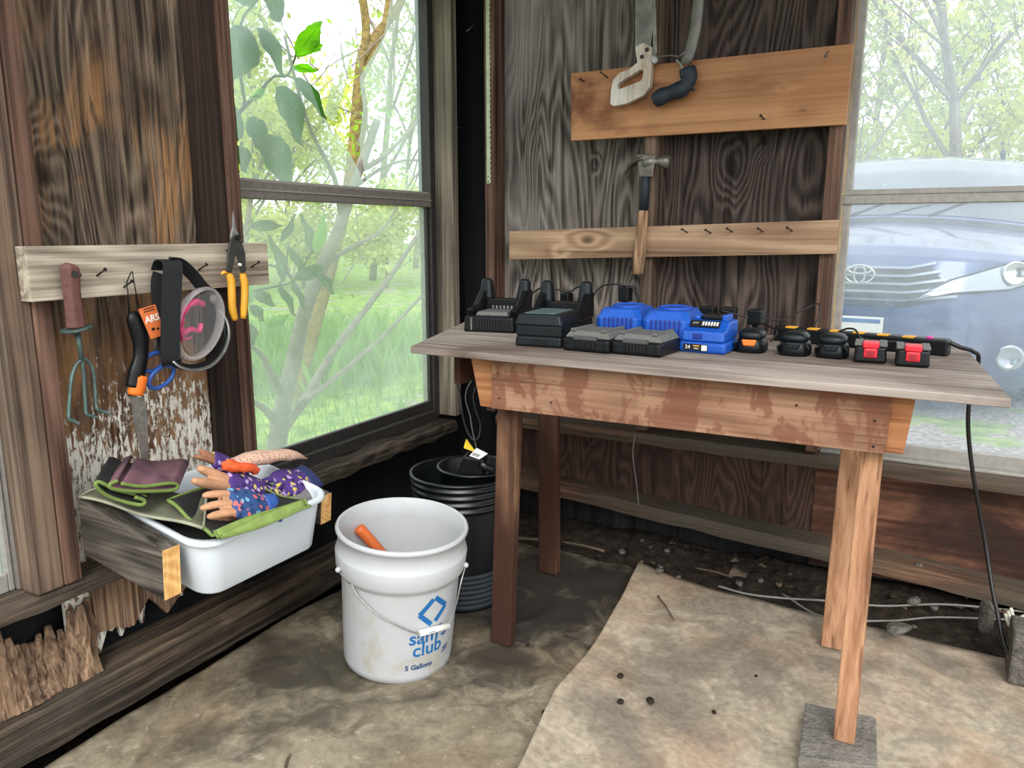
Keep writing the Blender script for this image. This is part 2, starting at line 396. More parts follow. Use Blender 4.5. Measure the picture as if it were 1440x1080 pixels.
# ------------------------------------------------------------------ left wall
GL, GR = -1.20, -.20     # window 1
m = MB()                 # ragged plywood panel between the studs
rr = random.Random(5); n = 44; ys = [-1.762+(.55)*i/n for i in range(n+1)]
zb = [ .14 + .11*(i/n) + rr.uniform(-.028,.028) + (.05 if 16<i<22 else 0) + (.05 if i>36 else 0) for i in range(n+1)]
for i in range(n):
    m.hexa([(-.012,ys[i],zb[i]),(0,ys[i],zb[i]+.004),(0,ys[i+1],zb[i+1]+.004),(-.012,ys[i+1],zb[i+1])], [(-.012,ys[i],2.5),(0,ys[i],2.5),(0,ys[i+1],2.5),(-.012,ys[i+1],2.5)])
bmesh.ops.remove_doubles(m.bm, verts=m.bm.verts, dist=1e-5)
struct(m.build('wall_left', W['plyL'], origin='zero'))
m = MB(); m.box((-.08,-4.5,-.12),(-.05,.0,.40)); m.box((-.05,-1.80,.36),(-.03,-1.21,2.5)); m.box((-.05,-.16,.0),(-.0,.0,2.5)); m.box((-.05,-4.5,2.1),(0,-1.8,2.5)); m.box((-.05,-1.21,2.1),(0,-.16,2.5)); m.box((-.05,-4.5,.0),(-.03,-2.9,2.5))
struct(m.build('wall_left_sheathing', W['black'], origin='zero'))
m = MB(); m.box((-.049,-1.209,-.1),(-.002,-.16,.395)); struct(m.build('wall_left', W['black'], origin='zero'))
stud('trim_7', (0,-1.803,.386),(.09,-1.762,2.5), W['studred'])
stud('trim_8', (0,-1.865,.386),(.088,-1.805,2.5), W['stud'])
stud('trim_9', (0.001,-1.256,.386),(.09,-1.214,2.5), W['studred'])
stud('trim_10', (0.001,-1.300,.386),(.083,-1.258,2.5), W['studdark'])
stud('trim_11', (.0,-.165,.44),(.09,-.123,2.5), W['studgrey'])
# girt under the far left window, sill under window 1, long bottom beam
def ybeam(name, x0, x1, y0, y1, z0, z1, mat, wob=.005, n=70, step=0):
    m = MB(); R = []
    for i in range(n+1):
        y = y0+(y1-y0)*i/n; a = wob*noise.noise((y*7,z0,2)); b = wob*noise.noise((y*11,z1,9)); c = wob*noise.noise((y*17,z1,4))
        R.append([(x0,y,z0),(x1-step+a,y,z0+b),(x1+a,y,z0+(z1-z0)*.35),(x1+c,y,z1-.008+c),(x1-.012+c,y,z1+b),(x0+(x1-x0)*.5,y,z1+a+.003),(x0,y,z1+.002)])
    m.rings(R); return struct(m.build(name, mat, origin='zero'))
ybeam('trim_12', -.03, .09, -2.9, -1.66, .350, .384, W['beam'])
ybeam('trim_13', -.03, .105, -1.209, -.17, .385, .425, W['sill'], wob=.011)
ybeam('baseboard_left', -.045, .09, -2.9, -.02, .012, .115, W['beam'], wob=.006)

# ------------------------------------------------------------------ unseen shed roof, cut back to the rear to let in more light
m = MB(); m.box((-.1,-1.5,2.42),(3.7,.05,2.46)); struct(m.build('ceiling', W['roof'], origin='zero'))

# ------------------------------------------------------------------ windows
def glass_mat(name, haze, tint, tscale, streak=(1,1,1)):
    g = G(name)
    n = g.noise(g.map(g.co, streak), tscale, 6, .7, .4); sp = g.noise(g.co, 160., 3, .6)
    amt = g.math('ADD', g.rng(n, .3, .72, haze*.75, haze*1.3), g.rng(sp, .66, .74, 0, .25), True)
    tr = g.n('ShaderNodeBsdfTransparent', {0: (.86,.87,.87,1)}).outputs[0]
    tl = g.n('ShaderNodeBsdfTranslucent', {0: (*tint, 1)}).outputs[0]
    gl = g.n('ShaderNodeBsdfGlossy', {0: (1,1,1,1), 1: .08}).outputs[0]
    a = g.n('ShaderNodeMixShader', {0: amt, 1: tr, 2: tl}).outputs[0]
    b = g.n('ShaderNodeMixShader', {0: .05, 1: a, 2: gl}).outputs[0]
    return g.done(b)
W['glassL'] = glass_mat('milky dirty glass', .20, (.88,.97,.90), 3.)
W['glassU'] = glass_mat('dusty glass', .22, (.84,.96,.94), 6., (1,1,.4))
W['glassR'] = glass_mat('speckled glass', .14, (.74,.85,1.0), 4.)
def frame(parts, name, mat, parent, bevel=.003):
    m = MB()
    for p, q in parts: m.box(p, q)
    return m.build(name, mat, parent, bevel=bevel, world=True)
# window 1
w1 = struct(thing('window_1', None, None, (0,-.7,.43)))
frame([((-.045,-.202,.43),(.012,-.166,2.08)), ((-.045,-1.213,.43),(.012,-1.17,2.08)), ((-.045,-1.17,2.05),(.012,-.202,2.08))], 'jamb', W['aludark'], w1)
frame([((-.045,-1.17,.426),(.03,-.202,.470))], 'sill', W['aludark'], w1)
frame([((-.020,-.215,.470),(.0,-.2025,1.30)), ((-.020,-1.169,.470),(.0,-1.15,1.30)), ((-.020,-1.15,.470),(.0,-.215,.505))], 'lower_sash', W['aludark'], w1, .002)
frame([((-.03,-1.169,1.277),(.014,-.2025,1.327))], 'meeting_rail', W['alu'], w1)
frame([((-.012,-1.169,1.325),(.006,-.2025,1.334)), ((-.008,-1.169,1.30),(.018,-.2025,1.304))], 'rail_lip', W['alulight'], w1, .001)
m = MB(); m.box((-.014,-1.15,.505),(-.012,-.215,1.277)); m.build('pane', W['glassL'], w1, world=True)
# broken upper pane: shards left in the sash round a pointed gap
xu = -.030
def shard(pts, off=0):
    m = MB(); P = [U(px, py, 'x', xu+off) for px, py in pts]; m.prism(P, (.002,0,0)); return m.build('glass_shard', W['glassU'], w1, world=True)
shard([(318,0),(340,256),(420,262),(452,165),(436,120),(412,92),(402,40),(400,-60),(300,-60)])
shard([(420,262),(518,271),(500,232),(482,200),(455,165),(452,165)], .0005)
shard([(518,271),(604,277),(594,-60),(560,-60),(540,50),(505,110),(510,150),(505,200)], .001)
shard([(456,160),(466,120),(482,30),(486,-60),(500,-60),(498,50),(488,112),(470,172)], .0015)
# window 2
w2 = struct(thing('window_2', None, None, (1.98,0,.45)))
frame([((1.462,-.03,.455),(1.478,.03,2.08)), ((2.47,-.03,.455),(2.50,.03,2.08)), ((1.462,-.03,2.05),(2.50,.03,2.08))], 'jamb', W['alu'], w2)
frame([((1.478,-.012,.455),(1.505,.02,2.05)), ((2.44,-.012,.455),(2.47,.02,2.05)), ((1.505,-.012,.455),(2.44,.02,.505))], 'sash', W['alulight'], w2)
frame([((1.478,-.022,1.268),(2.47,.012,1.296)),((1.478,-.014,1.296),(2.47,.012,1.314))], 'meeting_rail', W['alulight'], w2)
frame([((1.4745,-.05,.4525),(2.50,-.0125,.462))], 'sill', W['alulight'], w2, .002)
m = MB(); m.box((1.505,.0,.505),(2.44,.002,1.268)); m.build('pane', W['glassR'], w2, world=True)
m = MB(); m.box((1.505,.008,1.312),(2.44,.010,2.05)); m.build('pane', W['glassR'], w2, world=True)
# window 3, at the far left
w3 = struct(thing('window_3', None, None, (0,-2.3,.40)))
frame([((-.03,-1.868,.386),(.02,-1.835,2.1)), ((-.03,-2.9,.386),(.02,-2.87,2.1)), ((-.03,-2.87,2.07),(.02,-1.868,2.1))], 'jamb', W['alu'], w3)
frame([((-.02,-1.882,.386),(.008,-1.869,2.07)), ((-.02,-2.87,.386),(.008,-2.85,2.07)), ((-.02,-2.85,.386),(.008,-1.882,.43)), ((-.02,-2.85,1.27),(.008,-1.882,1.30))], 'sash', W['alulight'], w3)
m = MB(); m.box((-.012,-2.85,.43),(-.010,-1.882,1.27)); m.build('pane', W['glassR'], w3, world=True)
m = MB(); m.box((-.012,-2.85,1.30),(-.010,-1.882,2.07)); m.build('pane', W['glassR'], w3, world=True)

# outside ground
g = G('yard ground')
x_ = g.sep(g.co)
grass = g.mix(g.rng(g.noise(g.co, 6., 8, .7), .35, .65), sc((96,132,52)), sc((168,200,96)))
gravel = g.mix(g.rng(g.noise(g.co, 30., 8, .7), .35, .65), sc((128,120,112)), sc((196,190,182)))
mk = g.math('ADD', g.noise(g.co, .9, 6, .65, .5), g.rng(x_['X'], -1.5, 1., 0., -.10, False))
patch = g.rng(mk, .40, .47)
m2 = g.rng(x_['X'], .2, 1.4, 1., .0, False)
col = g.mix(g.math('MAXIMUM', g.math('MULTIPLY', patch, m2), g.math('MULTIPLY', g.rng(g.noise(g.co, 1.6, 4), .55, .62), .8)), gravel, grass)
W['yard'] = g.done(g.bsdf(col, .95, 0, g.bump(g.noise(g.co, 40., 5), .6, .03), Specular_IOR_Level=.1))
m = MB(); m.box((-60,.052,-.5),(60,70,-.03)); m.box((-60,-25,-.5),(-.26,.052,-.03)); m.box((4.21,-25,-.5),(60,.052,-.03)); m.box((-.26,-25,-.5),(4.21,-5.21,-.03)); o = m.build('ground', W['yard'], origin='zero'); struct(o)
# ------------------------------------------------------------------ work table
W['top'] = wood('grey table top', (124,112,104), (172,160,150), 'x', ring=10, nscale=3.5, stretch=.12, fiber=.5, blotch=.2, stain=(96,80,72), stain_amt=.35, bump=.2)
def apron_x(g, col, f):
    n = g.noise(g.map(g.co,(3.2,1,1.6),(0,0,0),(0,.7,0)), 4.2, 4, .6, 1.0)
    return g.mix(g.rng(n, .48, .56, 0, .7), col, sc((112,68,52))), f
W['apron'] = wood('apron plywood', (118,84,64), (170,132,106), 'x', ring=8, nscale=3, stretch=.3, fiber=.5, blotch=.15, bump=.15, extra=apron_x)
W['leg'] = wood('brown leg', (92,64,46), (148,112,86), 'z', ring=8, nscale=5, stretch=.06, fiber=.5, blotch=.3, stain=(60,36,26), stain_amt=.8)
W['legtan'] = wood('fresh leg', (146,102,74), (190,146,112), 'z', ring=10, nscale=6, stretch=.04, fiber=.5, blotch=.12)
W['orange'] = wood('orange pine', (140,88,56), (186,132,90), 'x', ring=12, nscale=5, stretch=.15, fiber=.4, blotch=.15)
TZ = .872
tb = thing('work_table', 'homemade wooden work table crowded with battery chargers', 'table', (1.2,-.75,0))
m = MB(); P = [(.515,-1.04),(1.918,-1.045),(1.850,-.262),(.31,-.415)]
m.hexa([(x,y,TZ-.019) for x,y in P], [(x,y,TZ) for x,y in P]); m.build('table_top', W['top'], tb, bevel=.0025, world=True)
m = MB(); m.prism([(.752,-1.0,.851),(1.713,-1.0,.851),(1.711,-1.0,.722),(.752,-1.0,.715)], (0,.014,0)); m.build('front_apron', W['apron'], tb, bevel=.0015, world=True)
m = MB(); m.prism([(.676,-.985,.851),(1.758,-.985,.851),(1.745,-.985,.722),(.706,-.985,.713)], (0,.036,0)); m.build('front_crossboard', W['orange'], tb, bevel=.002, world=True)
m = MB(); m.prism([(.53,-.475,.851),(1.63,-.475,.851),(1.60,-.475,.715),(.56,-.475,.715)], (0,.036,0)); m.build('rear_crossboard', W['leg'], tb, bevel=.002, world=True)
m = MB(); m.prism([(.60,-.95,.851),(.60,-.47,.851),(.60,-.47,.76),(.60,-.95,.76)], (.02,0,0)); m.build('side_rail', W['leg'], tb, world=True)
def leg(pt, pb, wx, wy, zt, zb, mat, name='leg'):
    m = MB(); q = [(-wx/2,-wy/2),(wx/2,-wy/2),(wx/2,wy/2),(-wx/2,wy/2)]
    m.hexa([(pb[0]+a,pb[1]+b,zb) for a,b in q], [(pt[0]+a,pt[1]+b,zt) for a,b in q])
    return m.build(name, mat, tb, bevel=.003, world=True)
leg((.776,-.932),(.756,-.950), .064, .034, .851, .004, W['leg'])
leg((1.683,-.9275),(1.684,-1.012), .044, .040, .851, .052, W['legtan'])
leg((.645,-.440),(.665,-.455), .070, .034, .851, .004, W['leg'])
leg((1.606,-.410),(1.602,-.520), .056, .040, .851, .012, W['legtan'])
dkn = plain('dark nail', (52,40,36), .5, .5)
for px, py in ((702,560),(700,525),(775,566),(1230,592),(1228,628),(1120,570)): p = U(px, py, 'y', -1.0); m = MB(); m.sphere(p, .0035, (1,.5,1), 1); m.build('nail_head', dkn, tb, world=True)
W['paver'] = soil_mat('weathered board', (98,94,88), (138,132,124), 9)
m = MB(); P = [(1.585,-.912),(1.742,-.895),(1.758,-1.085),(1.603,-1.13)]
m.hexa([(x,y,.014) for x,y in P], [(x,y,.052) for x,y in P]); o = m.build('footing_block', W['paver'], bevel=.003)
tag(o, 'short grey wooden block under the right front table leg', 'block')

# ------------------------------------------------------------------ chargers and batteries
W['blk'] = plain('black plastic', (12,14,16), .42, 0, .15, 60, .08, .28)
W['blk2'] = plain('dark slate plastic', (17,23,27), .42, 0, .15, 60, .08, .3)
W['slot'] = plain('slot black', (6,7,8), .6, 0, .1)
W['greytop'] = plain('dusty grey plastic', (96,96,92), .6, 0, .15, 80)
W['blue'] = plain('blue plastic', (16,78,172), .42, 0, .1, 60, .05)
W['bluedk'] = plain('deep blue plastic', (10,44,130), .45, 0, .1)
W['red'] = plain('red plastic', (206,34,50), .4, 0, .1)
W['orangep'] = plain('orange plastic', (240,120,40), .45, 0, .08)
W['yellow'] = plain('yellow plastic', (222,160,44), .5, 0, .1)
W['white'] = plain('white print', (232,232,226), .5, 0, .03)
W['metal'] = plain('worn steel', (150,150,146), .38, .8, .2, 60)
W['nail'] = plain('old nail', (64,58,54), .45, .7, .2)
def rbox(mb, c, d, tx=0, ty=0):   # box whose top is inset by tx, ty
    x,y,z = c; a,b,h = d[0]/2, d[1]/2, d[2]
    mb.hexa([(x-a,y-b,z),(x+a,y-b,z),(x+a,y+b,z),(x-a,y+b,z)], [(x-a+tx,y-b+ty,z+h),(x+a-tx,y-b+ty,z+h),(x+a-tx,y+b-ty,z+h),(x-a+tx,y+b-ty,z+h)])
def text_bm(mb, body, size, M, ext=.0008, font=None, bold=0.0):
    cu = bpy.data.curves.new('t', 'FONT'); cu.body = body; cu.size = size; cu.align_x = 'CENTER'; cu.align_y = 'CENTER'; cu.extrude = ext/2; cu.offset = bold; cu.resolution_u = 3
    t = bpy.data.objects.new('t', cu); C.objects.link(t); bpy.context.view_layer.update()
    me = bpy.data.meshes.new_from_object(t.evaluated_get(bpy.context.evaluated_depsgraph_get()))
    b2 = bmesh.new(); b2.from_mesh(me); bmesh.ops.triangulate(b2, faces=b2.faces)
    vm = [mb.v(M(v.co)) for v in b2.verts]; b2.verts.index_update()
    for f in b2.faces: mb.face([vm[v.index] for v in f.verts])
    b2.free(); bpy.data.objects.remove(t); bpy.data.curves.remove(cu); bpy.data.meshes.remove(me)

def make_charger(loc, rz, label):
    t = thing('battery_charger', label, 'battery charger', loc, rz, 'black battery chargers with two upright horns')
    m = MB(); rbox(m, (0,0,0), (.172,.19,.050), .004, .004); m.build('base', W['blk'], t, bevel=.008, seg=3)
    for s in (-1, 1):
        m = MB(); P = [(s*.086,-.06,.045),(s*.086,.095,.045),(s*.086,.095,.125),(s*.086,.055,.125),(s*.086,-.01,.078),(s*.086,-.07,.070)]
        m.prism(P, (-s*.026,0,0)); m.build('side_rail', W['blk'], t, bevel=.006)
        m = MB(); m.hexa([(s*.086,.045,.09),(s*.040,.045,.09),(s*.040,.094,.09),(s*.086,.094,.09)], [(s*.082,.058,.160),(s*.049,.058,.160),(s*.049,.088,.160),(s*.082,.088,.160)])
        m.build('horn', W['blk2'], t, bevel=.011, seg=4)
    m = MB(); m.box((-.062,.05,.05),(.062,.09,.095)); m.build('back_wall', W['blk'], t, bevel=.004)
    m = MB(); rbox(m, (0,-.01,.050), (.11,.11,.012), .006, .006); m.build('cradle_pad', W['greytop'], t, bevel=.002)
    m = MB()
    for i in range(9): m.box((-.036+i*.009,-.0962,.014),(-.0315+i*.009,-.093,.036))
    m.build('front_vent', W['slot'], t)
    m = MB(); m.box((-.060,-.0965,.006),(-.054,-.093,.046)); m.build('trim_strip', W['greytop'], t)
    m = MB()
    for i in range(6): m.box((-.04+i*.013,.0485,.062),(-.034+i*.013,.051,.072))
    m.build('contact', W['metal'], t)
    return t
ch = make_charger((.535,-.585,TZ), math.radians(10), 'black horned battery charger at the left end of the table, nothing in front of it')
dup(ch, (.757,-.60,TZ), math.radians(6), 'black horned battery charger directly behind the big layered black battery')

bt = thing('battery_pack', 'large black battery pack of three layers, in front of the second horned charger', 'battery', (.822,-.80,TZ), math.radians(6))
m = MB(); rbox(m, (0,0,0), (.138,.17,.030), .002, .002); m.build('lower_case', W['blk2'], bt, bevel=.007, seg=3)
m = MB(); m.box((-.066,-.082,.030),(.066,.082,.058)); m.build('middle_case', W['blk2'], bt, bevel=.003)
m = MB(); rbox(m, (0,0,.058), (.140,.172,.032), .010, .008); m.build('upper_case', W['blk2'], bt, bevel=.006, seg=3)
m = MB(); m.box((-.045,-.07,.089),(.045,.07,.0925)); m.build('top_plate', plain('teal grey plate', (74,96,100), .45), bt, bevel=.002)
m = MB()
for i in range(8): m.box((-.020+i*.007,-.0868,.008),(-.016+i*.007,-.084,.022))
m.build('vent', W['slot'], bt)
m = MB()
for i in range(5): m.box((.0655,-.05+i*.015,.038),(.0675,-.042+i*.015,.050))
m.build('side_grip', W['slot'], bt)

def make_blue_charger(loc, rz, label):
    t = thing('battery_charger', label, 'battery charger', loc, rz, 'blue battery chargers with a hollow top')
    m = MB(); a, b = .066, .095
    def rg(z, ix, iy, ch=.014):
        X, Y = a-ix, b-iy; return [(-X+ch,-Y,z),(X-ch,-Y,z),(X,-Y+ch,z),(X,Y-ch,z),(X-ch,Y,z),(-X+ch,Y,z),(-X,Y-ch,z),(-X,-Y+ch,z)]
    m.rings([rg(0,.004,.004), rg(.01,0,0), rg(.076,0,0), rg(.099,.013,.018), rg(.101,.017,.022)]); m.build('case', W['blue'], t, bevel=.003)
    m = MB(); R = []
    for r_, z in ((1.0,.1005),(1.0,.107),(.86,.107),(.78,.1025),(.05,.1015)):
        R.append([(.044*r_*math.cos(k*math.pi/12), .01+.055*r_*math.sin(k*math.pi/12), z) for k in range(24)])
    m.rings(R); m.build('top_rim', W['blue'], t, smooth=False)
    m = MB(); m.rings([[(.034*math.cos(k*math.pi/12), .01+.043*math.sin(k*math.pi/12), z) for k in range(24)] for z in (.102,.1035)]); m.build('battery_socket', W['bluedk'], t)
    m = MB()
    for i in range(7): m.box((-.040+i*.0125,-.0962,.020),(-.033+i*.0125,-.094,.078))
    m.build('front_vent', W['bluedk'], t)
    m = MB(); m.box((.048,-.0962,.008),(.058,-.094,.022)); m.build('sticker', W['white'], t)
    return t
bc = make_blue_charger((1.003,-.655,TZ), math.radians(3), 'left of the two blue hollow-topped battery chargers, behind grey topped batteries')
dup(bc, (1.139,-.658,TZ), math.radians(3), 'right of the two blue hollow-topped battery chargers, behind grey topped batteries')
W['tan_latch'] = plain('latch', (70,72,72), .5)
def make_grey_battery(loc, rz, label):
    t = thing('slide_battery', label, 'battery', loc, rz, 'grey topped flat batteries')
    m = MB(); rbox(m, (0,0,0), (.138,.145,.036), 0, 0); m.build('case', W['blk'], t, bevel=.009, seg=3)
    m = MB(); rbox(m, (0,.004,.036), (.132,.13,.018), .012, .012); m.build('top_cover', W['greytop'], t, bevel=.003)
    for s in (-1,1):
        m = MB(); m.box((s*.045-.007,-.055,.052),(s*.045+.007,.062,.059)); m.build('slide_rail', W['greytop'], t, bevel=.002)
    m = MB(); m.box((-.034,-.076,.032),(.034,-.062,.042)); m.build('latch', W['tan_latch'], t, bevel=.002)
    m = MB()
    for i in range(6): m.box((-.022+i*.009,-.0742,.012),(-.0175+i*.009,-.0715,.029))
    m.build('front_vent', W['slot'], t)
    for s in (-1,1):
        m = MB(); m.cbox((s*.043,-.0727,.017),(.018,.0017,.018)); m.build('grip', W['blk2'], t, bevel=.0006)
    return t
gb = make_grey_battery((.985,-.835,TZ), math.radians(-4), 'left of the two grey topped flat batteries, in front of the left blue charger')
dup(gb, (1.122,-.832,TZ), math.radians(-4), 'right of the two grey topped flat batteries, in front of the right blue charger')

t = thing('compact_charger', 'blue battery on its blue charger with a row of white marks', 'battery charger', (1.256,-.705,TZ), math.radians(-2))
m = MB(); rbox(m, (0,-.01,0), (.124,.13,.030), .0, .0); m.build('battery_base', W['blue'], t, bevel=.009, seg=3)
m = MB(); m.prism([(-.056,-.075,.030),(-.056,.062,.030),(-.056,.062,.080),(-.056,-.018,.080),(-.056,-.046,.060),(-.056,-.070,.058)], (.112,0,0)); m.build('charger_body', W['blue'], t, bevel=.006, seg=3)
m = MB(); m.box((-.042,-.012,.079),(-.028,.04,.092)); m.build('release_arm', W['blue'], t, bevel=.004)
m = MB(); m.box((.030,-.01,.078),(.046,.045,.096)); m.build('release_arm', W['blue'], t, bevel=.004)
m = MB(); m.box((-.026,.0,.080),(.028,.05,.094)); m.build('rubber_insert', W['blk'], t, bevel=.004)
M_ = Matrix.Translation((0,-.0345,.0722)) @ Matrix.Rotation(math.radians(39), 4, 'X')
m = MB(); m.M = M_; m.box((-.045,-.012,-.001),(.034,.011,.003)); ip = m.build('indicator_panel', W['slot'], t, bevel=.001)
m = MB(); m.M = M_
for i in range(6): m.box((-.012+i*.0075,-.007,.003),(-.0075+i*.0075,.006,.0036))
m.build('indicator_mark', W['white'], ip)
m = MB(); m.M = M_; text_bm(m, '24V', .010, lambda p: (p.x-.030, p.y, .0034)); m.build('lettering', W['white'], ip)
m = MB(); m.box((-.050,-.0762,.006),(.016,-.0745,.024)); lp_ = m.build('label_plate', W['slot'], t, bevel=.001)
m = MB(); text_bm(m, '24', .014, lambda p: (p.x-.037, -.0768-p.z, p.y+.0155)); text_bm(m, 'MAX', .006, lambda p: (p.x-.014, -.0768-p.z, p.y+.0125)); m.build('lettering', W['white'], lp_)
m = MB(); m.box((-.022,-.0770,.018),(-.006,-.0760,.021)); m.build('yellow_line', W['yellow'], t)
m = MB(); m.box((.000,-.0770,.008),(.014,-.0760,.022)); m.build('sticker', W['white'], t)
m = MB(); m.box((-.025,-.0765,.037),(.0,-.0705,.052)); m.build('button', W['bluedk'], t, bevel=.002)

def make_small(loc, rz, label, kind, badge='blk2'):
    t = thing('small_battery', label, 'battery', loc, rz, 'small batteries in a row at the right of the table' )
    if kind == 'dome':
        def ring(z, a, b, p=3.2, dy=0): return [(a*math.copysign(abs(math.cos(k*math.pi/12))**(2/p), math.cos(k*math.pi/12)), dy+b*math.copysign(abs(math.sin(k*math.pi/12))**(2/p), math.sin(k*math.pi/12)), z) for k in range(24)]
        m = MB(); m.rings([ring(0,.036,.046), ring(.004,.039,.049), ring(.018,.0395,.049), ring(.032,.036,.045), ring(.038,.031,.040)]); m.build('case', W['blk'], t, smooth=True)
        m = MB(); m.rings([ring(.036,.031,.040), ring(.041,.0335,.043), ring(.050,.033,.042), ring(.057,.027,.034), ring(.060,.018,.024)]); m.build('cap', W['blk2'], t, smooth=True)
        m = MB()
        m.prism([(-.019,-.0525,.036),(.019,-.0525,.036),(.014,-.0525,.020),(-.014,-.0525,.020)], (0,.010,0)); m.build('badge', W[badge], t, bevel=.003)
        for s in (-1,1):
            m = MB(); m.tube([(s*.034,-.046,.012),(s*.0375,-.047,.024),(s*.028,-.046,.034)], .003, 6); m.build('side_grip', W['blk2'], t, smooth=True)
    else:
        m = MB(); rbox(m, (0,0,0), (.074,.10,.042), .003, .003); m.build('case', W['blk'], t, bevel=.008, seg=3)
        m = MB(); m.box((-.036,-.046,.041),(-.018,.04,.048)); m.box((.018,-.046,.041),(.036,.04,.048)); m.build('slide_rail', W['greytop'], t, bevel=.002)
        m = MB(); m.box((-.018,-.054,.037),(.018,-.010,.052)); m.build('release_tab', W['red'], t, bevel=.003)
        m = MB(); m.box((-.015,-.0535,.014),(.015,-.047,.037)); rb2 = m.build('release_button', W['red'], t, bevel=.004)
        m = MB(); m.box((-.009,-.0545,.018),(.009,-.053,.031)); m.build('button_inset', plain('dark red', (150,22,36), .5), rb2, bevel=.0005)
    return t
make_small((1.358,-.672,TZ), math.radians(2), 'small black domed battery with an orange badge', 'dome', 'orangep')
sb = make_small((1.467,-.672,TZ), math.radians(2), 'plain small black domed battery beside the one with an orange badge', 'dome')
dup(sb, (1.556,-.668,TZ), math.radians(2), 'plain small black domed battery beside the left red latched one')
rb_ = make_small((1.645,-.690,TZ), math.radians(4), 'left of the two small black batteries with a red latch', 'red')
dup(rb_, (1.737,-.703,TZ), math.radians(3), 'right of the two small black batteries with a red latch, nearest the table end')

# power strip
a, b = V(1.372,-.415,TZ), V(1.815,-.515,TZ); ang = math.atan2(b.y-a.y, b.x-a.x); L = (b-a).length
ps = thing('power_strip', 'long black power strip with yellow marks at the back of the table', 'power strip', (a+b)/2, ang)
m = MB(); m.box((-L/2,-.022,0),(L/2,.022,.042)); m.build('housing', W['blk'], ps, bevel=.005)
for i in range(6):
    x = -L/2+.05+i*.062
    m = MB(); m.box((x-.014,-.0235,.040),(x+.014,.004,.0445)); om = m.build('outlet_mark', W['yellow'], ps, bevel=.001)
    m = MB(); m.box((x-.008,-.004,.0418),(x-.005,.008,.0428)); m.box((x+.005,-.004,.0418),(x+.008,.008,.0428)); m.build('outlet_slot', W['slot'], om)
m = MB(); m.cbox((L/2-.045,-.01,.044),(.014,.014,.008)); m.build('switch', plain('magenta switch', (206,60,150), .4), ps, bevel=.002)

# wall adapters
def adapter(px, py, w, h, y, label, d=.045):
    p = U(px, py, 'y', y); base = TZ
    t = thing('power_adapter', label, 'power adapter', (p.x, y, base), random.uniform(-.1,.1))
    m = MB(); m.box((-w/2,-d/2,p.z-base-h),(w/2,d/2,p.z-base)); m.build('body', W['blk'], t, bevel=.004)
    m = MB(); m.box((-.008,-.008,0),(.008,.008,p.z-base-h+.002)); m.build('plug', W['blk2'], t)
    m = MB()
    for i in range(5): m.box((-w/2+.006+i*(w-.012)/5,-d/2-.0012,p.z-base-h*.8),(-w/2+.009+i*(w-.012)/5,-d/2+.001,p.z-base-h*.2))
    m.build('rib', W['blk2'], t)
adapter(880,402,.034,.05,-.40,'black power adapter standing behind the blue chargers')
adapter(996,431,.046,.04,-.42,'black power adapter just behind the blue compact charger')
adapter(1026,432,.044,.05,-.38,'black square power adapter right of the ribbed one')
adapter(1064,435,.042,.044,-.42,'black power adapter standing behind the orange badged battery')
adapter(797,412,.03,.03,-.43,'small black plug behind the second horned charger')

# cables
W['cable'] = plain('black cable', (16,17,18), .45, 0, .1)
W['cableg'] = plain('grey cable', (120,118,112), .5, 0, .1)
def bez(P, n=10):
    P = [Vector(p) for p in P]; out = []
    Q = [P[0]*2-P[1]] + P + [P[-1]*2-P[-2]]
    for i in range(1, len(Q)-2):
        for k in range(n):
            t = k/n; a, b, c, d = Q[i-1], Q[i], Q[i+1], Q[i+2]
            out.append(.5*((2*b)+(-a+c)*t+(2*a-5*b+4*c-d)*t*t+(-a+3*b-3*c+d)*t**3))
    out.append(P[-1]); return out
def cable(pts, r, label, mat='cable', name='power_cable', cat='cable', n=10):
    m = MB(); m.tube(bez(pts, n), r, 8); o = m.build(name, W[mat], smooth=True); return tag(o, label, cat)
cable([U(1290,470,'y',-.5)+V(.06,0,-.01), V(1.84,-.50,TZ+.022), V(1.868,-.47,TZ+.010), V(1.885,-.43,TZ-.02), U(1362,575,'y',-.40), U(1366,650,'y',-.36), U(1385,760,'y',-.34), U(1400,850,'y',-.40), U(1425,925,'y',-.46), V(2.14,-.52,.16)], .0055, 'thick black power cable running down from the table end', n=12)
cable([U(820,440,'y',-.45), U(843,405,'y',-.42), U(870,400,'y',-.42), U(893,408,'y',-.40), U(897,425,'y',-.40)], .003, 'thin black cable looping up behind the blue chargers')
cable([U(745,415,'y',-.45), U(765,404,'y',-.45), U(800,410,'y',-.42), U(815,404,'y',-.42), U(835,430,'y',-.45)], .003, 'thin black cable between the horned chargers')
cable([U(1012,436,'y',-.45), U(1050,446,'y',-.44), U(1075,456,'y',-.43), U(1092,466,'y',-.5), U(1084,480,'y',-.55)], .0025, 'thin black cable behind the orange badged battery')
cable([U(1070,446,'y',-.42), U(1098,450,'y',-.4), U(1125,438,'y',-.35), U(1150,427,'y',-.33), U(1152,440,'y',-.36), U(1145,462,'y',-.44)], .0022, 'thin brown looped cable rising over the power strip')
cable([U(1180,466,'y',-.50), U(1192,462,'y',-.55), U(1203,464,'y',-.58), U(1212,476,'y',-.6), U(1240,480,'y',-.58), U(1262,481,'y',-.58), U(1280,484,'y',-.6)], .0025, 'thin black cable curling behind the red latched batteries')
cable([V(.60,-.42,.86), U(652,520,'y',-.50), U(648,560,'y',-.52), U(655,600,'y',-.55), U(668,620,'y',-.6), U(676,600,'y',-.58), U(672,540,'y',-.52), V(.62,-.40,.86)], .0035, 'black cable hanging in a loop under the left table end')
cable([V(.55,-.42,.86), U(660,540,'y',-.45), U(662,590,'y',-.45), U(672,640,'y',-.5)], .0022, 'thin grey cable hanging under the left table end', 'cableg')
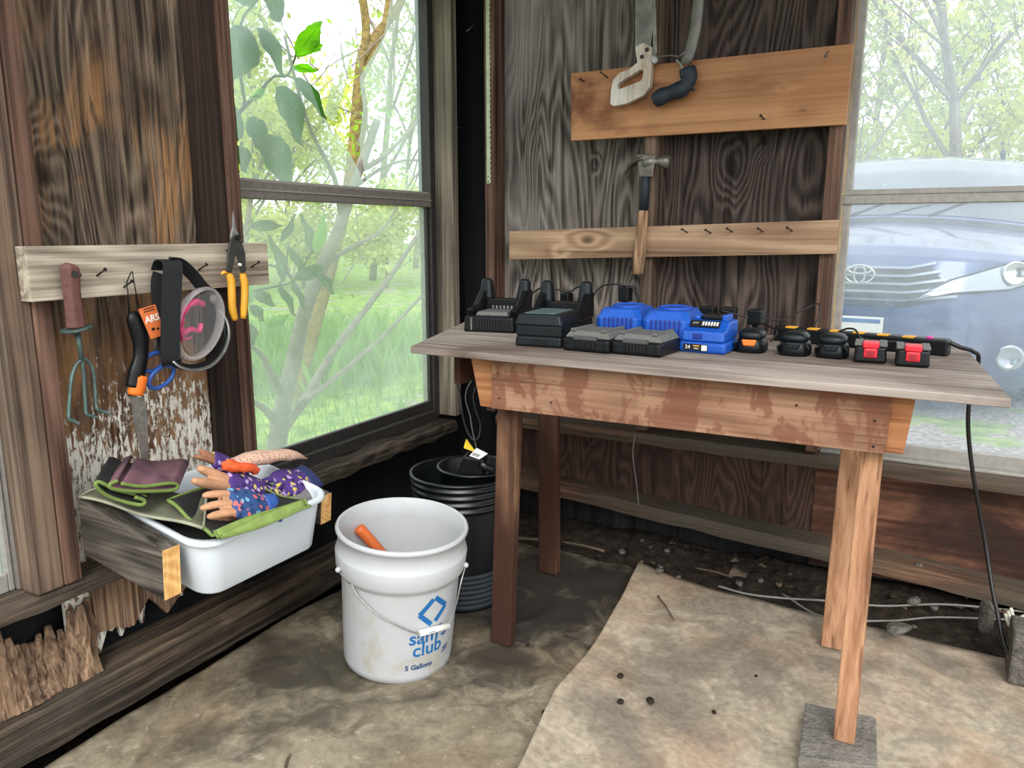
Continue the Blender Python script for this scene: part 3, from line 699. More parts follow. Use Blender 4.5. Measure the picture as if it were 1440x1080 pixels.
cable([U(1010,824,'z',.045), U(1050,835,'z',.045), U(1100,841,'z',.045), U(1165,845,'z',.045), U(1240,852,'z',.045), U(1330,850,'z',.045), U(1440,860,'z',.045)], .0035, 'white cable lying on the soil along the back wall', 'cableg')
cable([U(1100,835,'z',.04), U(1160,868,'z',.04), U(1250,873,'z',.04), U(1320,868,'z',.04), U(1440,872,'z',.05)], .003, 'dark grey cable lying on the soil in front of the white one', 'cableg')

# ------------------------------------------------------------------ boards and tools on the back wall
W['pine'] = wood('amber pine board', (158,108,70), (198,146,102), 'x', ring=5, nscale=4, stretch=.1, fiber=.35, blotch=.12, bump=.12, rough=.5,
   knots=[(.27,0,.12,.013,.07),(.33,0,.05,.015,.08),(-.36,0,.06,.015,.08),(-.16,0,.03,.010,.05)], stain=(112,62,42), stain_amt=.22, stain_scale=4., use_rco=False, crack=.3)
W['pine2'] = wood('pale pine strip', (134,104,82), (184,154,126), 'x', ring=12, nscale=5, stretch=.07, fiber=.35, blotch=.15, bump=.2,
   knots=[(-.26,0,.075,.022,.13),(-.37,0,.03,.013,.09)], use_rco=False)
m = MB(); P = [U(803,198,'y',-.11),U(1190,175,'y',-.11),U(1200,61,'y',-.11),U(803,103,'y',-.11)]
m.prism(P, (0,.019,0)); o = m.build('mounting_board', W['pine'], bevel=.0015); tag(o, 'wide orange pine board holding the two saws', 'board')
m = MB(); P = [U(716,365,'y',-.11),U(1176,357,'y',-.11),U(1180,309,'y',-.11),U(716,325,'y',-.11)]
m.prism(P, (0,.019,0)); o = m.build('mounting_board', W['pine2'], bevel=.0015); tag(o, 'narrow knotty pine board crossing behind the hammer', 'board')
def nail(p, d, label, L=.03, r=.0022, mat='nail', group=None):
    t = thing('nail', label, 'nail', p, 0, group)
    d = Vector(d).normalized(); m = MB(); m.cyl((0,0,0), d*L, r, 8); m.build('shank', W[mat], t, smooth=True)
    m = MB(); m.cyl(d*L, d*(L+.0015), r*2.1, 10); m.build('head', W[mat], t)
for k, (px, py, w_) in enumerate(((961,324,'leftmost'),(994,325,'second'),(1024,323,'middle'),(1067,323,'fourth'),(1108,322,'rightmost'))):
    nail(U(px+6,py+3,'y',-.110), (-.35,-1,.35), 'bent nail in the narrow pine board, %s of the row of five' % w_, .034, group='nails in the narrow pine board')
nail(U(855,109,'y',-.110), (-.7,-1,.6), 'dark bent nail at the top edge of the wide board, left of the saws', .034)
nail(U(822,115,'y',-.110), (-.6,-1,.5), 'small nail near the left end of the wide board', .02)
nail(U(1075,168,'y',-.110), (-.4,-1,.5), 'nail low on the wide board, right of the saws', .024)
nail(U(1165,72,'y',-.110), (-.2,-1,-.8), 'pale bent nail near the top right corner of the wide board', .028, mat='metal')
nail(U(668,34,'y',-.004), (-.5,-1,-.9), 'bright nail high in the dark corner', .05, mat='metal')
nail(U(650,180,'y',-.004), (-.3,-1,.1), 'bright nail low in the dark corner', .05, mat='metal')

# hand saw
W['blade'] = plain('dark saw blade', (120,120,112), .45, .4, .35, 18)
W['handlewood'] = wood('scuffed saw handle', (146,120,92), (214,200,180), 'z', ring=8, nscale=9, stretch=.2, fiber=.5, blotch=.3, stain=(226,222,214), stain_amt=.6)
YS = -.150
def poly_part(pts, y, th, name, mat, par, bevel=0, hole=None, smooth=False):
    m = MB(); P = [U(px,py,'y',y) for px, py in pts]
    if hole is None: m.prism(P, (0,th,0))
    else:
        H = [U(px,py,'y',y) for px, py in hole]; n = len(P); d = Vector((0,th,0))
        A = [m.v(p) for p in P]; Bv = [m.v(p) for p in H]; A2 = [m.v(p+d) for p in P]; B2 = [m.v(p+d) for p in H]
        for i in range(n):
            j = (i+1)%n
            m.face([A[i],A[j],Bv[j],Bv[i]]); m.face([A2[i],B2[i],B2[j],A2[j]]); m.face([A[i],A2[i],A2[j],A[j]]); m.face([Bv[i],Bv[j],B2[j],B2[i]])
    return m.build(name, mat, par, bevel=bevel, seg=3, world=True)
t = thing('hand_saw', 'old hand saw with a scuffed pale wooden handle', 'saw', U(885,148,'y',YS))
poly_part([(893,-60),(925,-60),(918,40),(914,76),(905,88),(893,70)], YS+.011, .0016, 'blade', W['blade'], t)
HO = [(893,66),(904,60),(917,66),(917,80),(916,95),(914,122),(905,134),(880,146),(862,149),(858,146),(859,128),(862,112),(872,102),(884,98),(896,88)]
HI = [(898,99),(901,98),(904,99),(905,101),(904,104),(903,111),(900,114),(888,119),(872,125),(869,125),(868,122),(869,118),(877,112),(886,107),(894,102)]
poly_part(HO, YS, .024, 'handle', W['handlewood'], t, bevel=.004, hole=HI)
m = MB()
for px, py in ((903,80),(910,70)): p = U(px,py,'y',YS); m.cyl(p+V(0,-.003,0), p+V(0,.004,0), .007, 14)
m.build('rivet', plain('dark rivet', (52,46,40), .4, .5), t, world=True)
# bow saw
t = thing('hack_saw', 'hacksaw with a grey frame and navy blue pistol grip', 'saw', U(945,147,'y',YS))
fr = [U(984,-60,'y',YS), U(982,0,'y',YS), U(978,40,'y',YS), U(972,66,'y',YS), U(967,80,'y',YS), U(963,90,'y',YS)]
m = MB(); m.tube(fr, [.005,.005,.005,.005,.005,.004], 8, flat=4); m.tube([U(966,72,'y',YS), U(955,80,'y',YS), U(945,78,'y',YS), U(920,80,'y',YS)], [.010,.008,.005,.005], 8, flat=.5)
m.build('frame', plain('grey saw frame', (112,110,104), .5, .4), t, smooth=True, world=True)
poly_part([(915,-60),(920,-60),(924,74),(919,82)], YS+.004, .0012, 'blade', W['blade'], t)
poly_part([(915,76),(923,78),(926,84),(921,90),(914,87)], YS-.004, .012, 'blade_clamp', W['metal'], t, bevel=.002)
W['navy'] = plain('navy rubber', (26,36,48), .6, 0, .15, 80)
gp = bez([U(966,96,'y',YS), U(969,112,'y',YS), U(960,124,'y',YS), U(945,130,'y',YS), U(930,136,'y',YS), U(919,143,'y',YS)], 5)
m = MB(); m.tube(gp, [.022+.002*math.sin(i*.7) for i in range(len(gp)-2)] + [.021,.012], 12, flat=1.2); m.build('grip', W['navy'], t, smooth=True, world=True)
m = MB(); m.tube([U(972,120,'y',YS), U(976,128,'y',YS)], [.009,.003], 8); m.build('grip_horn', W['navy'], t, smooth=True, world=True)
gd = bez([U(951,84,'y',YS), U(957,90,'y',YS), U(960,98,'y',YS), U(962,112,'y',YS)], 5)
m = MB(); m.tube(gd, .0035, 8); m.build('finger_guard', W['metal'], t, smooth=True, world=True)
# hammer
t = thing('claw_hammer', 'claw hammer with a wooden handle standing in front of the narrow board', 'hammer', U(898,387,'y',-.135))
YH = -.140
hp = [U(909,243,'y',YH), U(908,262,'y',YH), U(905,296,'y',YH), U(902,330,'y',YH), U(899,358,'y',YH), U(897,385,'y',YH)]
m = MB(); m.tube(hp[2:], [.020,.024,.027,.024], 14, flat=.8); m.build('handle', wood('hammer handle', (128,92,66), (206,170,136), 'z', ring=14, nscale=8, stretch=.2, fiber=.4, stain=(96,60,44), stain_amt=.4), t, smooth=True, world=True)
m = MB(); m.tube([hp[0], hp[1], hp[2]], [.016,.018,.0205], 14, flat=.8); m.build('handle_sleeve', W['navy'], t, smooth=True, world=True)
m = MB()
m.tube([U(906,232,'y',YH), U(918,227,'y',YH), U(922,227,'y',YH), U(930,227,'y',YH), U(932,227,'y',YH), U(942,228,'y',YH)], [.021,.020,.014,.014,.022,.022], 14)
m.build('striking_head', plain('hammer steel', (128,122,114), .4, .6, .3), t, smooth=True, world=True)
m = MB(); m.hexa([U(899,249,'y',YH-.018),U(918,249,'y',YH-.018),U(918,249,'y',YH+.016),U(899,249,'y',YH+.016)], [U(895,217,'y',YH-.015),U(922,217,'y',YH-.015),U(922,217,'y',YH+.014),U(895,217,'y',YH+.014)])
m.build('cheek', plain('hammer cheek', (112,106,98), .45, .5, .3), t, bevel=.004, world=True)
for dy, q in ((-.009, [(904,222),(893,227),(884,235),(878,246)]), (.009, [(904,222),(891,231),(886,240),(884,250)])):
    m = MB(); m.tube(bez([U(a,b,'y',YH+dy) for a,b in q],4), [.014,.014,.013,.013,.012,.011,.010,.009,.008,.007,.006,.005,.003], 8, flat=.7); m.build('claw', plain('claw steel', (92,84,76), .45, .6, .3), t, smooth=True, world=True)
m = MB(); m.cyl(U(914,243,'y',-.110), U(914,243,'y',YH-.02), .0022, 8); o = m.build('nail', W['nail']); tag(o, 'nail that the claw hammer hangs from, partly hidden by its head', 'nail')
# narrow blade hanging at the corner stud
t = thing('saw_blade', 'long thin pale green bow saw blade hanging in the corner', 'saw blade', U(687,258,'y',-.10))
m = MB(); top = U(687,-40,'y',-.094); bot = U(687,258,'y',-.094); n = 80
pts = [(bot.x-.008, -.094, bot.z), (bot.x-.008, -.094, top.z)]
R = [(top.x+.004, -.094, top.z)]
for i in range(n, -1, -1):
    z = bot.z + (top.z-bot.z)*i/n
    R.append((bot.x+.006 + (.005 if i % 2 else 0), -.094, z))
m.prism(pts+R, (0,.002,0)); m.build('blade', plain('pale blade', (176,186,150), .5, .1), t, world=True)
m = MB()
for dz in (.008,.026): m.cyl((bot.x-.001,-.0955,bot.z+dz), (bot.x-.001,-.0935,bot.z+dz), .0028, 10)
m.build('blade_hole', W['slot'], t, world=True)
# rag and small insulator
cable([U(893,612,'y',-.12), U(890,640,'y',-.12), U(895,680,'y',-.12), U(898,710,'y',-.12)], .002, 'frayed white string hanging below the table apron', 'cableg', 'string', 'string')
# ------------------------------------------------------------------ tool rail on the left wall
W['rail'] = wood('bleached tool rail', (124,110,96), (204,192,172), 'y', ring=12, nscale=5, stretch=.06, fiber=.5, blotch=.25, bump=.4, stain=(96,84,74), stain_amt=.3)
m = MB(); m.box((.0905,-1.826,1.038),(.128,-1.168,1.152)); o = m.build('tool_rail', W['rail'], bevel=.002); tag(o, 'grey weathered wooden rail with nails holding garden tools', 'tool rail')
for px, py, lab in ((140,384,'nail in the tool rail between the cultivator and the saw'), (178,400,'black nail in the tool rail from which the saw string hangs'), (283,376,'nail in the tool rail beside the goggles strap'), (357,372,'nail at the right end of the tool rail'), (322,348,'nail in the tool rail above the yellow snips'), (232,368,'nail in the tool rail under the goggles strap'), (104,384,'nail in the tool rail through the hole of the red handle')):
    nail(U(px-4,py+4,'x',.1275), (1,.15,.55) if px not in (322,104) else (1,0,.1), lab, .030)
XT = .150
def LP(px, py, x=XT): return U(px, py, 'x', x)
# cultivator
W['redrub'] = plain('dusty red rubber', (92,58,52), .75, 0, .2, 60)
W['greensteel'] = plain('green painted steel', (74,92,88), .5, .4, .25, 70)
t = thing('hand_cultivator', 'three pronged garden cultivator with a dusty red handle', 'cultivator', LP(122,590))
m = MB(); m.tube([LP(99,371),LP(98,376),LP(99,384),LP(101,410),LP(105,445),LP(107,461)], [.014,.021,.022,.020,.021,.022], 6, flat=.9); m.build('handle', W['redrub'], t, bevel=.004, world=True)
m = MB(); p = LP(102,385); m.cyl(p+V(.006,-.002,0), p+V(.0192,-.0072,0), .007, 16); m.build('hanging_hole', W['slot'], t, world=True)
m = MB(); a = LP(107,461); b = LP(108,465); m.tube([a,b], [.032,.031], 24); m.build('ferrule', W['greensteel'], t, bevel=.002, world=True)
m = MB(); m.tube([LP(108,464),LP(112,485),LP(115,507)], [.007,.006,.0055], 8); m.build('shaft', W['greensteel'], t, smooth=True, world=True)
for nm, q in (('l', [(116,505,.150),(108,512,.150),(101,530,.152),(98,560,.155),(97,587,.160),(104,592,.185),(112,597,.21)]), ('m', [(115,503,.150),(118,530,.150),(120,560,.153),(122,582,.158),(131,585,.185),(139,588,.205)]), ('r', [(116,504,.150),(124,508,.150),(131,522,.152),(134,550,.153),(136,574,.158),(147,579,.185),(157,583,.205)])):
    P = bez([LP(a,b,c) for a,b,c in q], 5); m = MB(); m.tube(P, [.0048]*(len(P)-6)+[.0046,.0042,.0038,.003,.002,.001], 8, flat=.8); m.build('prong', W['greensteel'], t, smooth=True, world=True)
# pruning saw on a string, with tag
t = thing('pruning_saw', 'folding garden saw with black and orange grip, hung by a string', 'saw', LP(200,665))
G_ = bez([LP(186,439),LP(190,452),LP(197,475),LP(198,500),LP(192,525),LP(188,545)], 5)
m = MB(); m.tube(G_, [.010,.013,.016,.018,.019]+[.0195+.0015*math.sin(i*.5) for i in range(len(G_)-10)]+[.020]*5, 12, flat=.7); m.build('grip', W['blk'], t, smooth=True, world=True)
m = MB(); m.tube(bez([LP(196,528,.1505),LP(193,542,.1505),LP(190,556,.1505)],4), [.020,.0215,.0215,.021,.021,.021,.020,.019,.017], 12, flat=.72); m.build('grip_end', W['orangep'], t, smooth=True, world=True)
m = MB(); P = [LP(183,557),LP(202,559),LP(207,585),LP(208,630),LP(205,669),LP(202,662),LP(194,620),LP(187,590)]; m.prism(P, (.002,0,0)); m.build('blade', W['metal'], t, world=True)
m = MB(); m.tube([LP(178,398,.152),LP(181,420,.150),LP(181,445,.150)], .0014, 6); m.tube([LP(186,382,.152),LP(190,405,.15),LP(197,440,.152)], .0014, 6); m.tube([LP(178,398,.152),LP(184,383,.152),LP(186,382,.152)], .0014, 6)
m.build('string', W['blk'], t, smooth=True, world=True)
# tag card
XG = .172
t = thing('price_tag', 'orange cardboard price tag with white lettering', 'tag', LP(212,475,XG))
cs = [LP(212,477,XG), LP(233,470,XG), LP(218,428,XG), LP(194,435,XG)]
m = MB(); m.prism(cs, (.0012,0,0)); m.build('card', plain('orange card', (214,112,56), .6, 0, .06), t, world=True, bevel=.0004)
ex = (cs[1]-cs[0]).normalized(); ey = (cs[3]-cs[0]).normalized(); ey = (ey-ex*ey.dot(ex)).normalized(); cc = (cs[0]+cs[1]+cs[2]+cs[3])/4 + V(.0018,0,0)
m = MB(); text_bm(m, 'ARS', .022, lambda p: cc + ex*p.x + ey*(p.y+.008) + V(p.z,0,0), bold=.0004); m.build('lettering', W['white'], t, world=True)
m = MB()
for dx, dy, w_, h_ in ((-.004,-.016,.008,.006),(.008,-.018,.006,.004)): m.hexa([cc+ex*(dx-w_/2)+ey*(dy-h_/2), cc+ex*(dx+w_/2)+ey*(dy-h_/2), cc+ex*(dx+w_/2)+ey*(dy+h_/2), cc+ex*(dx-w_/2)+ey*(dy+h_/2)], [q+V(.0006,0,0) for q in (cc+ex*(dx-w_/2)+ey*(dy-h_/2), cc+ex*(dx+w_/2)+ey*(dy-h_/2), cc+ex*(dx+w_/2)+ey*(dy+h_/2), cc+ex*(dx-w_/2)+ey*(dy+h_/2))])
for k in range(2): q = cc+ey*(.034-.006*k)+ex*(-.003); m.hexa([q-ex*.014-ey*.001, q+ex*.014-ey*.001, q+ex*.014+ey*.001, q-ex*.014+ey*.001], [w_+V(.0006,0,0) for w_ in (q-ex*.014-ey*.001, q+ex*.014-ey*.001, q+ex*.014+ey*.001, q-ex*.014+ey*.001)])
m.build('small_print', W['slot'], t, world=True)
# blue scissors behind
W['bluesc'] = plain('blue scissor plastic', (44,84,160), .4, 0, .1)
t = thing('scissors', 'blue handled scissors hanging behind the goggles strap', 'scissors', LP(225,543,.14))
for c, rx, ry, a0 in (((216,509),.030,.022,.4),((227,530),.036,.026,.9)):
    q = LP(c[0],c[1],.145); m = MB(); m.tube([q+V(.004*math.sin(k/20*6.28), math.cos(k/20*6.28)*rx, math.sin(k/20*6.28+a0*.4)*ry) for k in range(20)], .0052, 8, loop=True); m.build('handle_loop', W['bluesc'], t, smooth=True, world=True)
m = MB(); m.tube([LP(219,500,.143),LP(222,478,.143),LP(226,455,.143)], [.008,.006,.003], 8, flat=.3); m.build('blade', W['metal'], t, smooth=True, world=True)

# goggles
W['strap'] = plain('navy black strap', (8,10,15), .8, 0, .2, 200)
g = G('clear plastic'); tr = g.n('ShaderNodeBsdfTransparent', {0: (.92,.92,.92,1)}).outputs[0]
W['clear'] = g.done(g.n('ShaderNodeMixShader', {0: .28, 1: tr, 2: g.bsdf(sc((214,206,206)), .15, 0)}).outputs[0])
g = G('clear lens'); tr = g.n('ShaderNodeBsdfTransparent', {0: (.9,.9,.9,1)}).outputs[0]
W['lens'] = g.done(g.n('ShaderNodeMixShader', {0: .05, 1: tr, 2: g.bsdf((.8,.8,.8), .08, 0)}).outputs[0])
W['pink'] = plain('pink plastic', (226,46,120), .35, 0, .1)
def band(par, pts, w, th, mat, name, wd=None):   # flat ribbon along pts
    m = MB(); pts = bez(pts, 6); R = []
    for i, p in enumerate(pts):
        a = pts[max(0,i-1)]; b = pts[min(len(pts)-1,i+1)]; tn = (b-a).normalized(); sdir = (wd if wd else V(1,0,0)); sdir = (sdir - tn*sdir.dot(tn)).normalized(); nn = tn.cross(sdir)
        R.append([p-sdir*w/2-nn*th/2, p+sdir*w/2-nn*th/2, p+sdir*w/2+nn*th/2, p-sdir*w/2+nn*th/2])
    m.rings(R); return m.build(name, mat, par, world=True, bevel=.0008)
gg = thing('safety_goggles', 'clear safety goggles with pink inner frame on a wide black strap', 'goggles', LP(285,500,.17))
wdir = V(.25,1,.0)
band(gg, [LP(226,380,.150),LP(230,368,.165),LP(238,366,.185),LP(243,374,.198),LP(242,400,.200),LP(240,450,.200),LP(240,500,.198),LP(242,512,.190)], .046, .003, W['strap'], 'strap', wdir)
band(gg, [LP(224,384,.148),LP(221,400,.150),LP(223,430,.152),LP(228,470,.156),LP(234,500,.165),LP(240,512,.185)], .030, .003, W['strap'], 'strap', wdir)
band(gg, [LP(236,367,.180),LP(252,370,.180),LP(270,386,.178),LP(285,404,.176),LP(299,416,.174)], .034, .003, W['strap'], 'strap', V(1,.2,.6))
def ring3(c, a, b, n=28): # ellipse from two axis vectors
    return [c + a*math.cos(k/n*6.2832) + b*math.sin(k/n*6.2832) for k in range(n)]
c1 = LP(279,455,.185)
m = MB(); m.rings([ring3(c1+V(.03,.0,0)*k*0 + V(dx,0,0), V(.10,1,0).normalized()*r_*.062, V(0,.28,1).normalized()*r_*.088) for k,(r_,dx) in enumerate(((1.0,-.012),(1.05,-.004),(1.06,.008),(1.0,.016),(.94,.014),(.92,.008),(.92,-.012)))], loop=True, cap=False)
m.build('goggle_frame', W['clear'], gg, smooth=True, world=True)
m = MB(); m.rings([ring3(c1+V(.016+dx,0,0), V(.10,1,0).normalized()*r_*.056, V(0,.28,1).normalized()*r_*.080) for r_,dx in ((1.0,0),(1.0,.002))]); m.build('lens', W['lens'], gg, smooth=False, world=True)
m = MB(); m.tube(bez([LP(258,474,.180),LP(255,455,.185),LP(260,437,.188),LP(275,425,.188),LP(287,428,.185)],5), [.005,.007,.009,.0095]*4+[.008]*5, 8, flat=.6); m.tube(bez([LP(257,470,.180),LP(268,463,.185),LP(279,466,.185),LP(283,455,.185)],5), [.011]*8+[.008]*8, 8, flat=.6)
m.build('pink_frame', W['pink'], gg, smooth=True, world=True)
band(gg, [LP(255,462,.178),LP(256,478,.176),LP(268,475,.178)], .02, .004, W['pink'], 'pink_pad', V(1,0,.4))
m = MB(); p = LP(300,420,.18); m.sphere(p, .010, (.6,1,1.2), 2); m.build('strap_hinge', W['clear'], gg, smooth=True, world=True)
# second pair
t = thing('safety_glasses', 'wraparound clear safety goggles with black rim, hanging behind the pink ones', 'goggles', LP(290,520,.17))
P2 = bez([LP(243,508,.20),LP(255,517,.21),LP(275,521,.21),LP(298,514,.205),(LP(315,495,.195)),LP(322,472,.18),LP(318,450,.165),LP(307,436,.155)], 5)
m = MB(); m.tube(P2, .0042, 8, flat=.8); m.build('rim', W['metal'], t, smooth=True, world=True)
m = MB(); m.tube([p+V(-.014,.0,.006) for p in P2], .0065, 8, flat=1.4); m.build('seal', W['blk'], t, smooth=True, world=True)
m = MB(); Q2 = [p+V(-.005,0,.003) for p in P2]; I2 = bez([LP(254,500,.18),LP(262,508,.185),LP(278,512,.185),LP(295,506,.18),LP(308,490,.172),LP(313,470,.165),LP(311,452,.16),LP(304,440,.153)], 5)
m.rings([[a,b,b+V(.001,0,0),a+V(.001,0,0)] for a,b in zip(Q2,I2)]); m.build('lens', W['lens'], t, world=True)

# snips
t = thing('tin_snips', 'metal snips with yellow handles hanging at the window side end of the rail', 'snips', LP(333,450,.165))
XS = .160
def lp_part(pts, x, th, name, mat, par, bevel=0):
    m = MB(); m.prism([LP(a,b,x) for a,b in pts], (th,0,0)); return m.build(name, mat, par, bevel=bevel, world=True)
lp_part([(326,297),(329,312),(331,325),(337,333),(337,345),(330,350),(324,346),(322,333),(325,320)], XS, .006, 'jaw', W['metal'], t, .0015)
lp_part([(322,338),(330,330),(338,340),(343,356),(344,382),(338,384),(332,360),(329,360),(324,384),(317,382),(319,355)], XS+.004, .006, 'shank', plain('dark steel', (70,68,66), .4, .6), t, .0015)
m = MB(); p = LP(330,334,XS); m.cyl(p+V(.004,0,0), p+V(.016,0,0), .0075, 14); m.build('pivot_bolt', W['slot'], t, world=True)
m = MB(); p = LP(333,372,XS); m.cyl(p+V(.008,0,0), p+V(.014,0,0), .004, 10); m.build('lock_pin', W['white'], t, world=True)
hy = bez([LP(321,384,XS),LP(325,395,XS),LP(326,415,XS),LP(327,435,XS),LP(331,450,XS)],4); m = MB(); m.tube(hy, [.008,.0095,.0105,.011]+[.011]*(len(hy)-7)+[.010,.0095,.008], 10, flat=.8); m.build('handle', W['yellow'], t, smooth=True, world=True)
hy = bez([LP(341,384,XS),LP(344,400,XS),LP(344,420,XS),LP(342,448,XS)],5); m = MB(); m.tube(hy, [.008,.0095,.0105,.011]+[.011]*(len(hy)-7)+[.010,.0095,.008], 10, flat=.8); m.build('handle', W['yellow'], t, smooth=True, world=True)
m = MB(); m.tube([LP(321,384,XS),LP(314,383,XS),LP(311,386,XS)], [.007,.0055,.003], 8, flat=.8); m.build('thumb_stop', W['yellow'], t, smooth=True, world=True)

# ------------------------------------------------------------------ tub between two blocks
W['blockwood'] = wood('dark weathered block', (48,42,38), (112,104,94), 'x', ring=12, nscale=5, stretch=.12, fiber=.5, blotch=.4, stain=(40,36,34), stain_amt=.5, bump=.5)
def wblock(y0, y1, x1, zb, zt, zb1, zt1, label):
    t = thing('support_block', label, 'bracket', (.10,(y0+y1)/2,zb))
    m = MB(); m.hexa([(.0915,y0,zb),(x1,y0,zb1),(x1,y1,zb1),(.0915,y1,zb)], [(.0915,y0,zt),(x1+.008,y0,zt1),(x1+.008,y1,zt1),(.0915,y1,zt)]); m.build('timber', W['blockwood'], t, bevel=.002, world=True)
    m = MB(); m.hexa([(x1+.0002,y0+.0005,zb1),(x1+.0015,y0+.0005,zb1),(x1+.0015,y1-.0005,zb1),(x1+.0002,y1-.0005,zb1)], [(x1+.0082,y0+.0005,zt1),(x1+.0095,y0+.0005,zt1),(x1+.0095,y1-.0005,zt1),(x1+.0082,y1-.0005,zt1)])
    m.build('sawn_end', wood('fresh sawn end', (206,148,84), (240,196,130), 'z', ring=14, nscale=8, stretch=.5, blotch=.1), t, world=True, )
wblock(-1.755, -1.712, .368, .445, .580, .396, .512, 'dark timber bracket with a fresh orange sawn end, left of the tub')
wblock(-1.272, -1.232, .372, .440, .545, .405, .485, 'timber bracket with a sawn end, right of the tub')
def tz(x): return .572 - .20*(x-.10)
tub = thing('storage_tub', 'white plastic tub filled with garden gloves and green edged mats', 'tub', (.26,-1.49,.39))
def rr_ring(x0, x1, y0, y1, r, dz, n=6):
    P = []
    for cx, cy, a0 in ((x1-r,y1-r,0),(x0+r,y1-r,90),(x0+r,y0+r,180),(x1-r,y0+r,270)):
        for k in range(n+1):
            a = math.radians(a0+90*k/n); x = cx+r*math.cos(a); P.append((x, cy+r*math.sin(a), tz(x)+dz))
    return P
def rk(i, dz, r=.06): return rr_ring(.105+i, .430-i, -1.700+i, -1.275-i, r, dz)
m = MB(); m.rings([rk(.034,-.145,.045), rk(.030,-.140,.05), rk(.012,-.022,.06), rk(.012,-.016,.06), rk(.004,-.014,.06), rk(.0,-.010,.06), rk(.0,-.003,.06), rk(.004,.0,.06), rk(.012,.0,.06), rk(.016,-.006,.056), rk(.034,-.136,.046)])
g = G('white tub'); W['tub'] = g.done(g.bsdf(g.mix(g.noise(g.co, 8., 4), sc((196,204,212)), sc((212,218,222))), .45, 0))
m.build('tub_body', W['tub'], tub, smooth=True, world=True)
m = MB(); m.cbox((.27,-1.38,.47),(.02,.02,.001)); m.bm.clear()

# mats and gloves
W['mat'] = plain('black neoprene', (24,24,21), .85, 0, .2, 60)
W['lime'] = plain('lime trim', (108,128,62), .8, 0, .12, 60)
W['limeface'] = plain('green mat face', (118,138,70), .85, 0, .15, 40)
W['greymat'] = plain('grey green mat', (96,96,78), .85, 0, .2, 30)
W['mauve'] = plain('mauve fabric', (96,66,74), .85, 0, .35, 14)
def folded(name, label, prof, ext, mat, trim, cat='mat', th=.007, tr=.0042):
    P = bez(prof, 6); ext = Vector(ext)
    c = sum(P, Vector())/len(P)
    t = thing(name, label, cat, (c+ext*.5) - V(0,0,.02))
    m = MB(); R = []
    for i, p in enumerate(P):
        a = P[max(0,i-1)]; b = P[min(len(P)-1,i+1)]; tn = (b-a).normalized(); nn = tn.cross(ext.normalized()).normalized()*th/2
        R.append([p-nn, p+nn, p+nn+ext*.5+V(0,0,.004*math.sin(i)), p+nn+ext, p-nn+ext, p-nn+ext*.5+V(0,0,.004*math.sin(i))])
    m.rings(R); m.build('fabric', mat, t, smooth=True, world=True)
    m = MB(); m.tube(P, tr, 8); m.build('edge_trim', trim, t, smooth=True, world=True)
    return t
def TP(px, py, x=.30): return U(px, py, 'x', x)
folded('folded_mat', 'black mat with lime edging folded double, lower layer at the left of the tub', [TP(205,698,.27),TP(165,689,.26),TP(140,678,.25),TP(135,683,.25),TP(148,695,.25),TP(170,704,.26),TP(198,710,.28),TP(203,704,.28),TP(190,699,.28)], (-.10,.10,.012), W['mat'], W['lime'])
folded('folded_mat', 'mauve and black mat with lime edging folded flat, topmost at the left of the tub', [TP(165,676,.28),TP(155,681,.28),TP(158,687,.28),TP(190,691,.28),TP(235,690,.28),TP(248,687,.28),TP(248,681,.28),TP(235,680,.28),TP(200,684,.28),TP(170,680,.28)], (-.09,.10,.016), W['mauve'], W['lime'])
def sheet_thing(name, label, cat, f, nu, nv, th, mat, trim, base):
    t = thing(name, label, cat, base)
    m = MB(); m.slab(f, nu, nv, (0,0,th)); m.build('fabric', mat, t, smooth=True, world=True)
    P = [Vector(f(i/20,0)) for i in range(21)] + [Vector(f(1,i/20)) for i in range(1,21)] + [Vector(f(1-i/20,1)) for i in range(1,21)] + [Vector(f(0,1-i/20)) for i in range(1,20)]
    m = MB(); m.tube([p-V(0,0,th/2) for p in P], th*.62, 8, loop=True); m.build('edge_trim', trim, t, smooth=True, world=True)
    return t
def bil(A, B, C_, D, bulge=0):
    A, B, C_, D = map(Vector, (A, B, C_, D))
    def f(u, v):
        p = A*(1-u)*(1-v) + B*u*(1-v) + C_*u*v + D*(1-u)*v
        return p + V(0,0,bulge*math.sin(u*math.pi)*math.sin(v*math.pi) + .004*math.sin(u*9+v*5))
    return f
zt_ = .585
sheet_thing('rubber_mat', 'grey green mat lying over the left rim of the tub', 'mat', bil(U(112,697,'z',.590),U(285,742,'z',.545),U(290,700,'z',.560),U(170,675,'z',.60),-.006), 14, 10, .006, W['greymat'], plain('grey trim', (150,150,128), .8), (.2,-1.6,.55))
sheet_thing('knee_mat', 'black mat with lime edging open across the front of the tub', 'mat', bil(U(236,702,'z',.588),U(298,752,'z',.530),U(425,705,'z',.535),U(330,672,'z',.560),-.030), 16, 12, .007, W['mat'], W['lime'], (.3,-1.5,.53))
sheet_thing('green_mat', 'bright green mat flap along the front rim of the tub', 'mat', bil(U(300,747,'z',.534),U(312,756,'z',.525),U(437,712,'z',.532),U(425,700,'z',.548),.004), 8, 14, .005, W['limeface'], W['lime'], (.35,-1.5,.51))

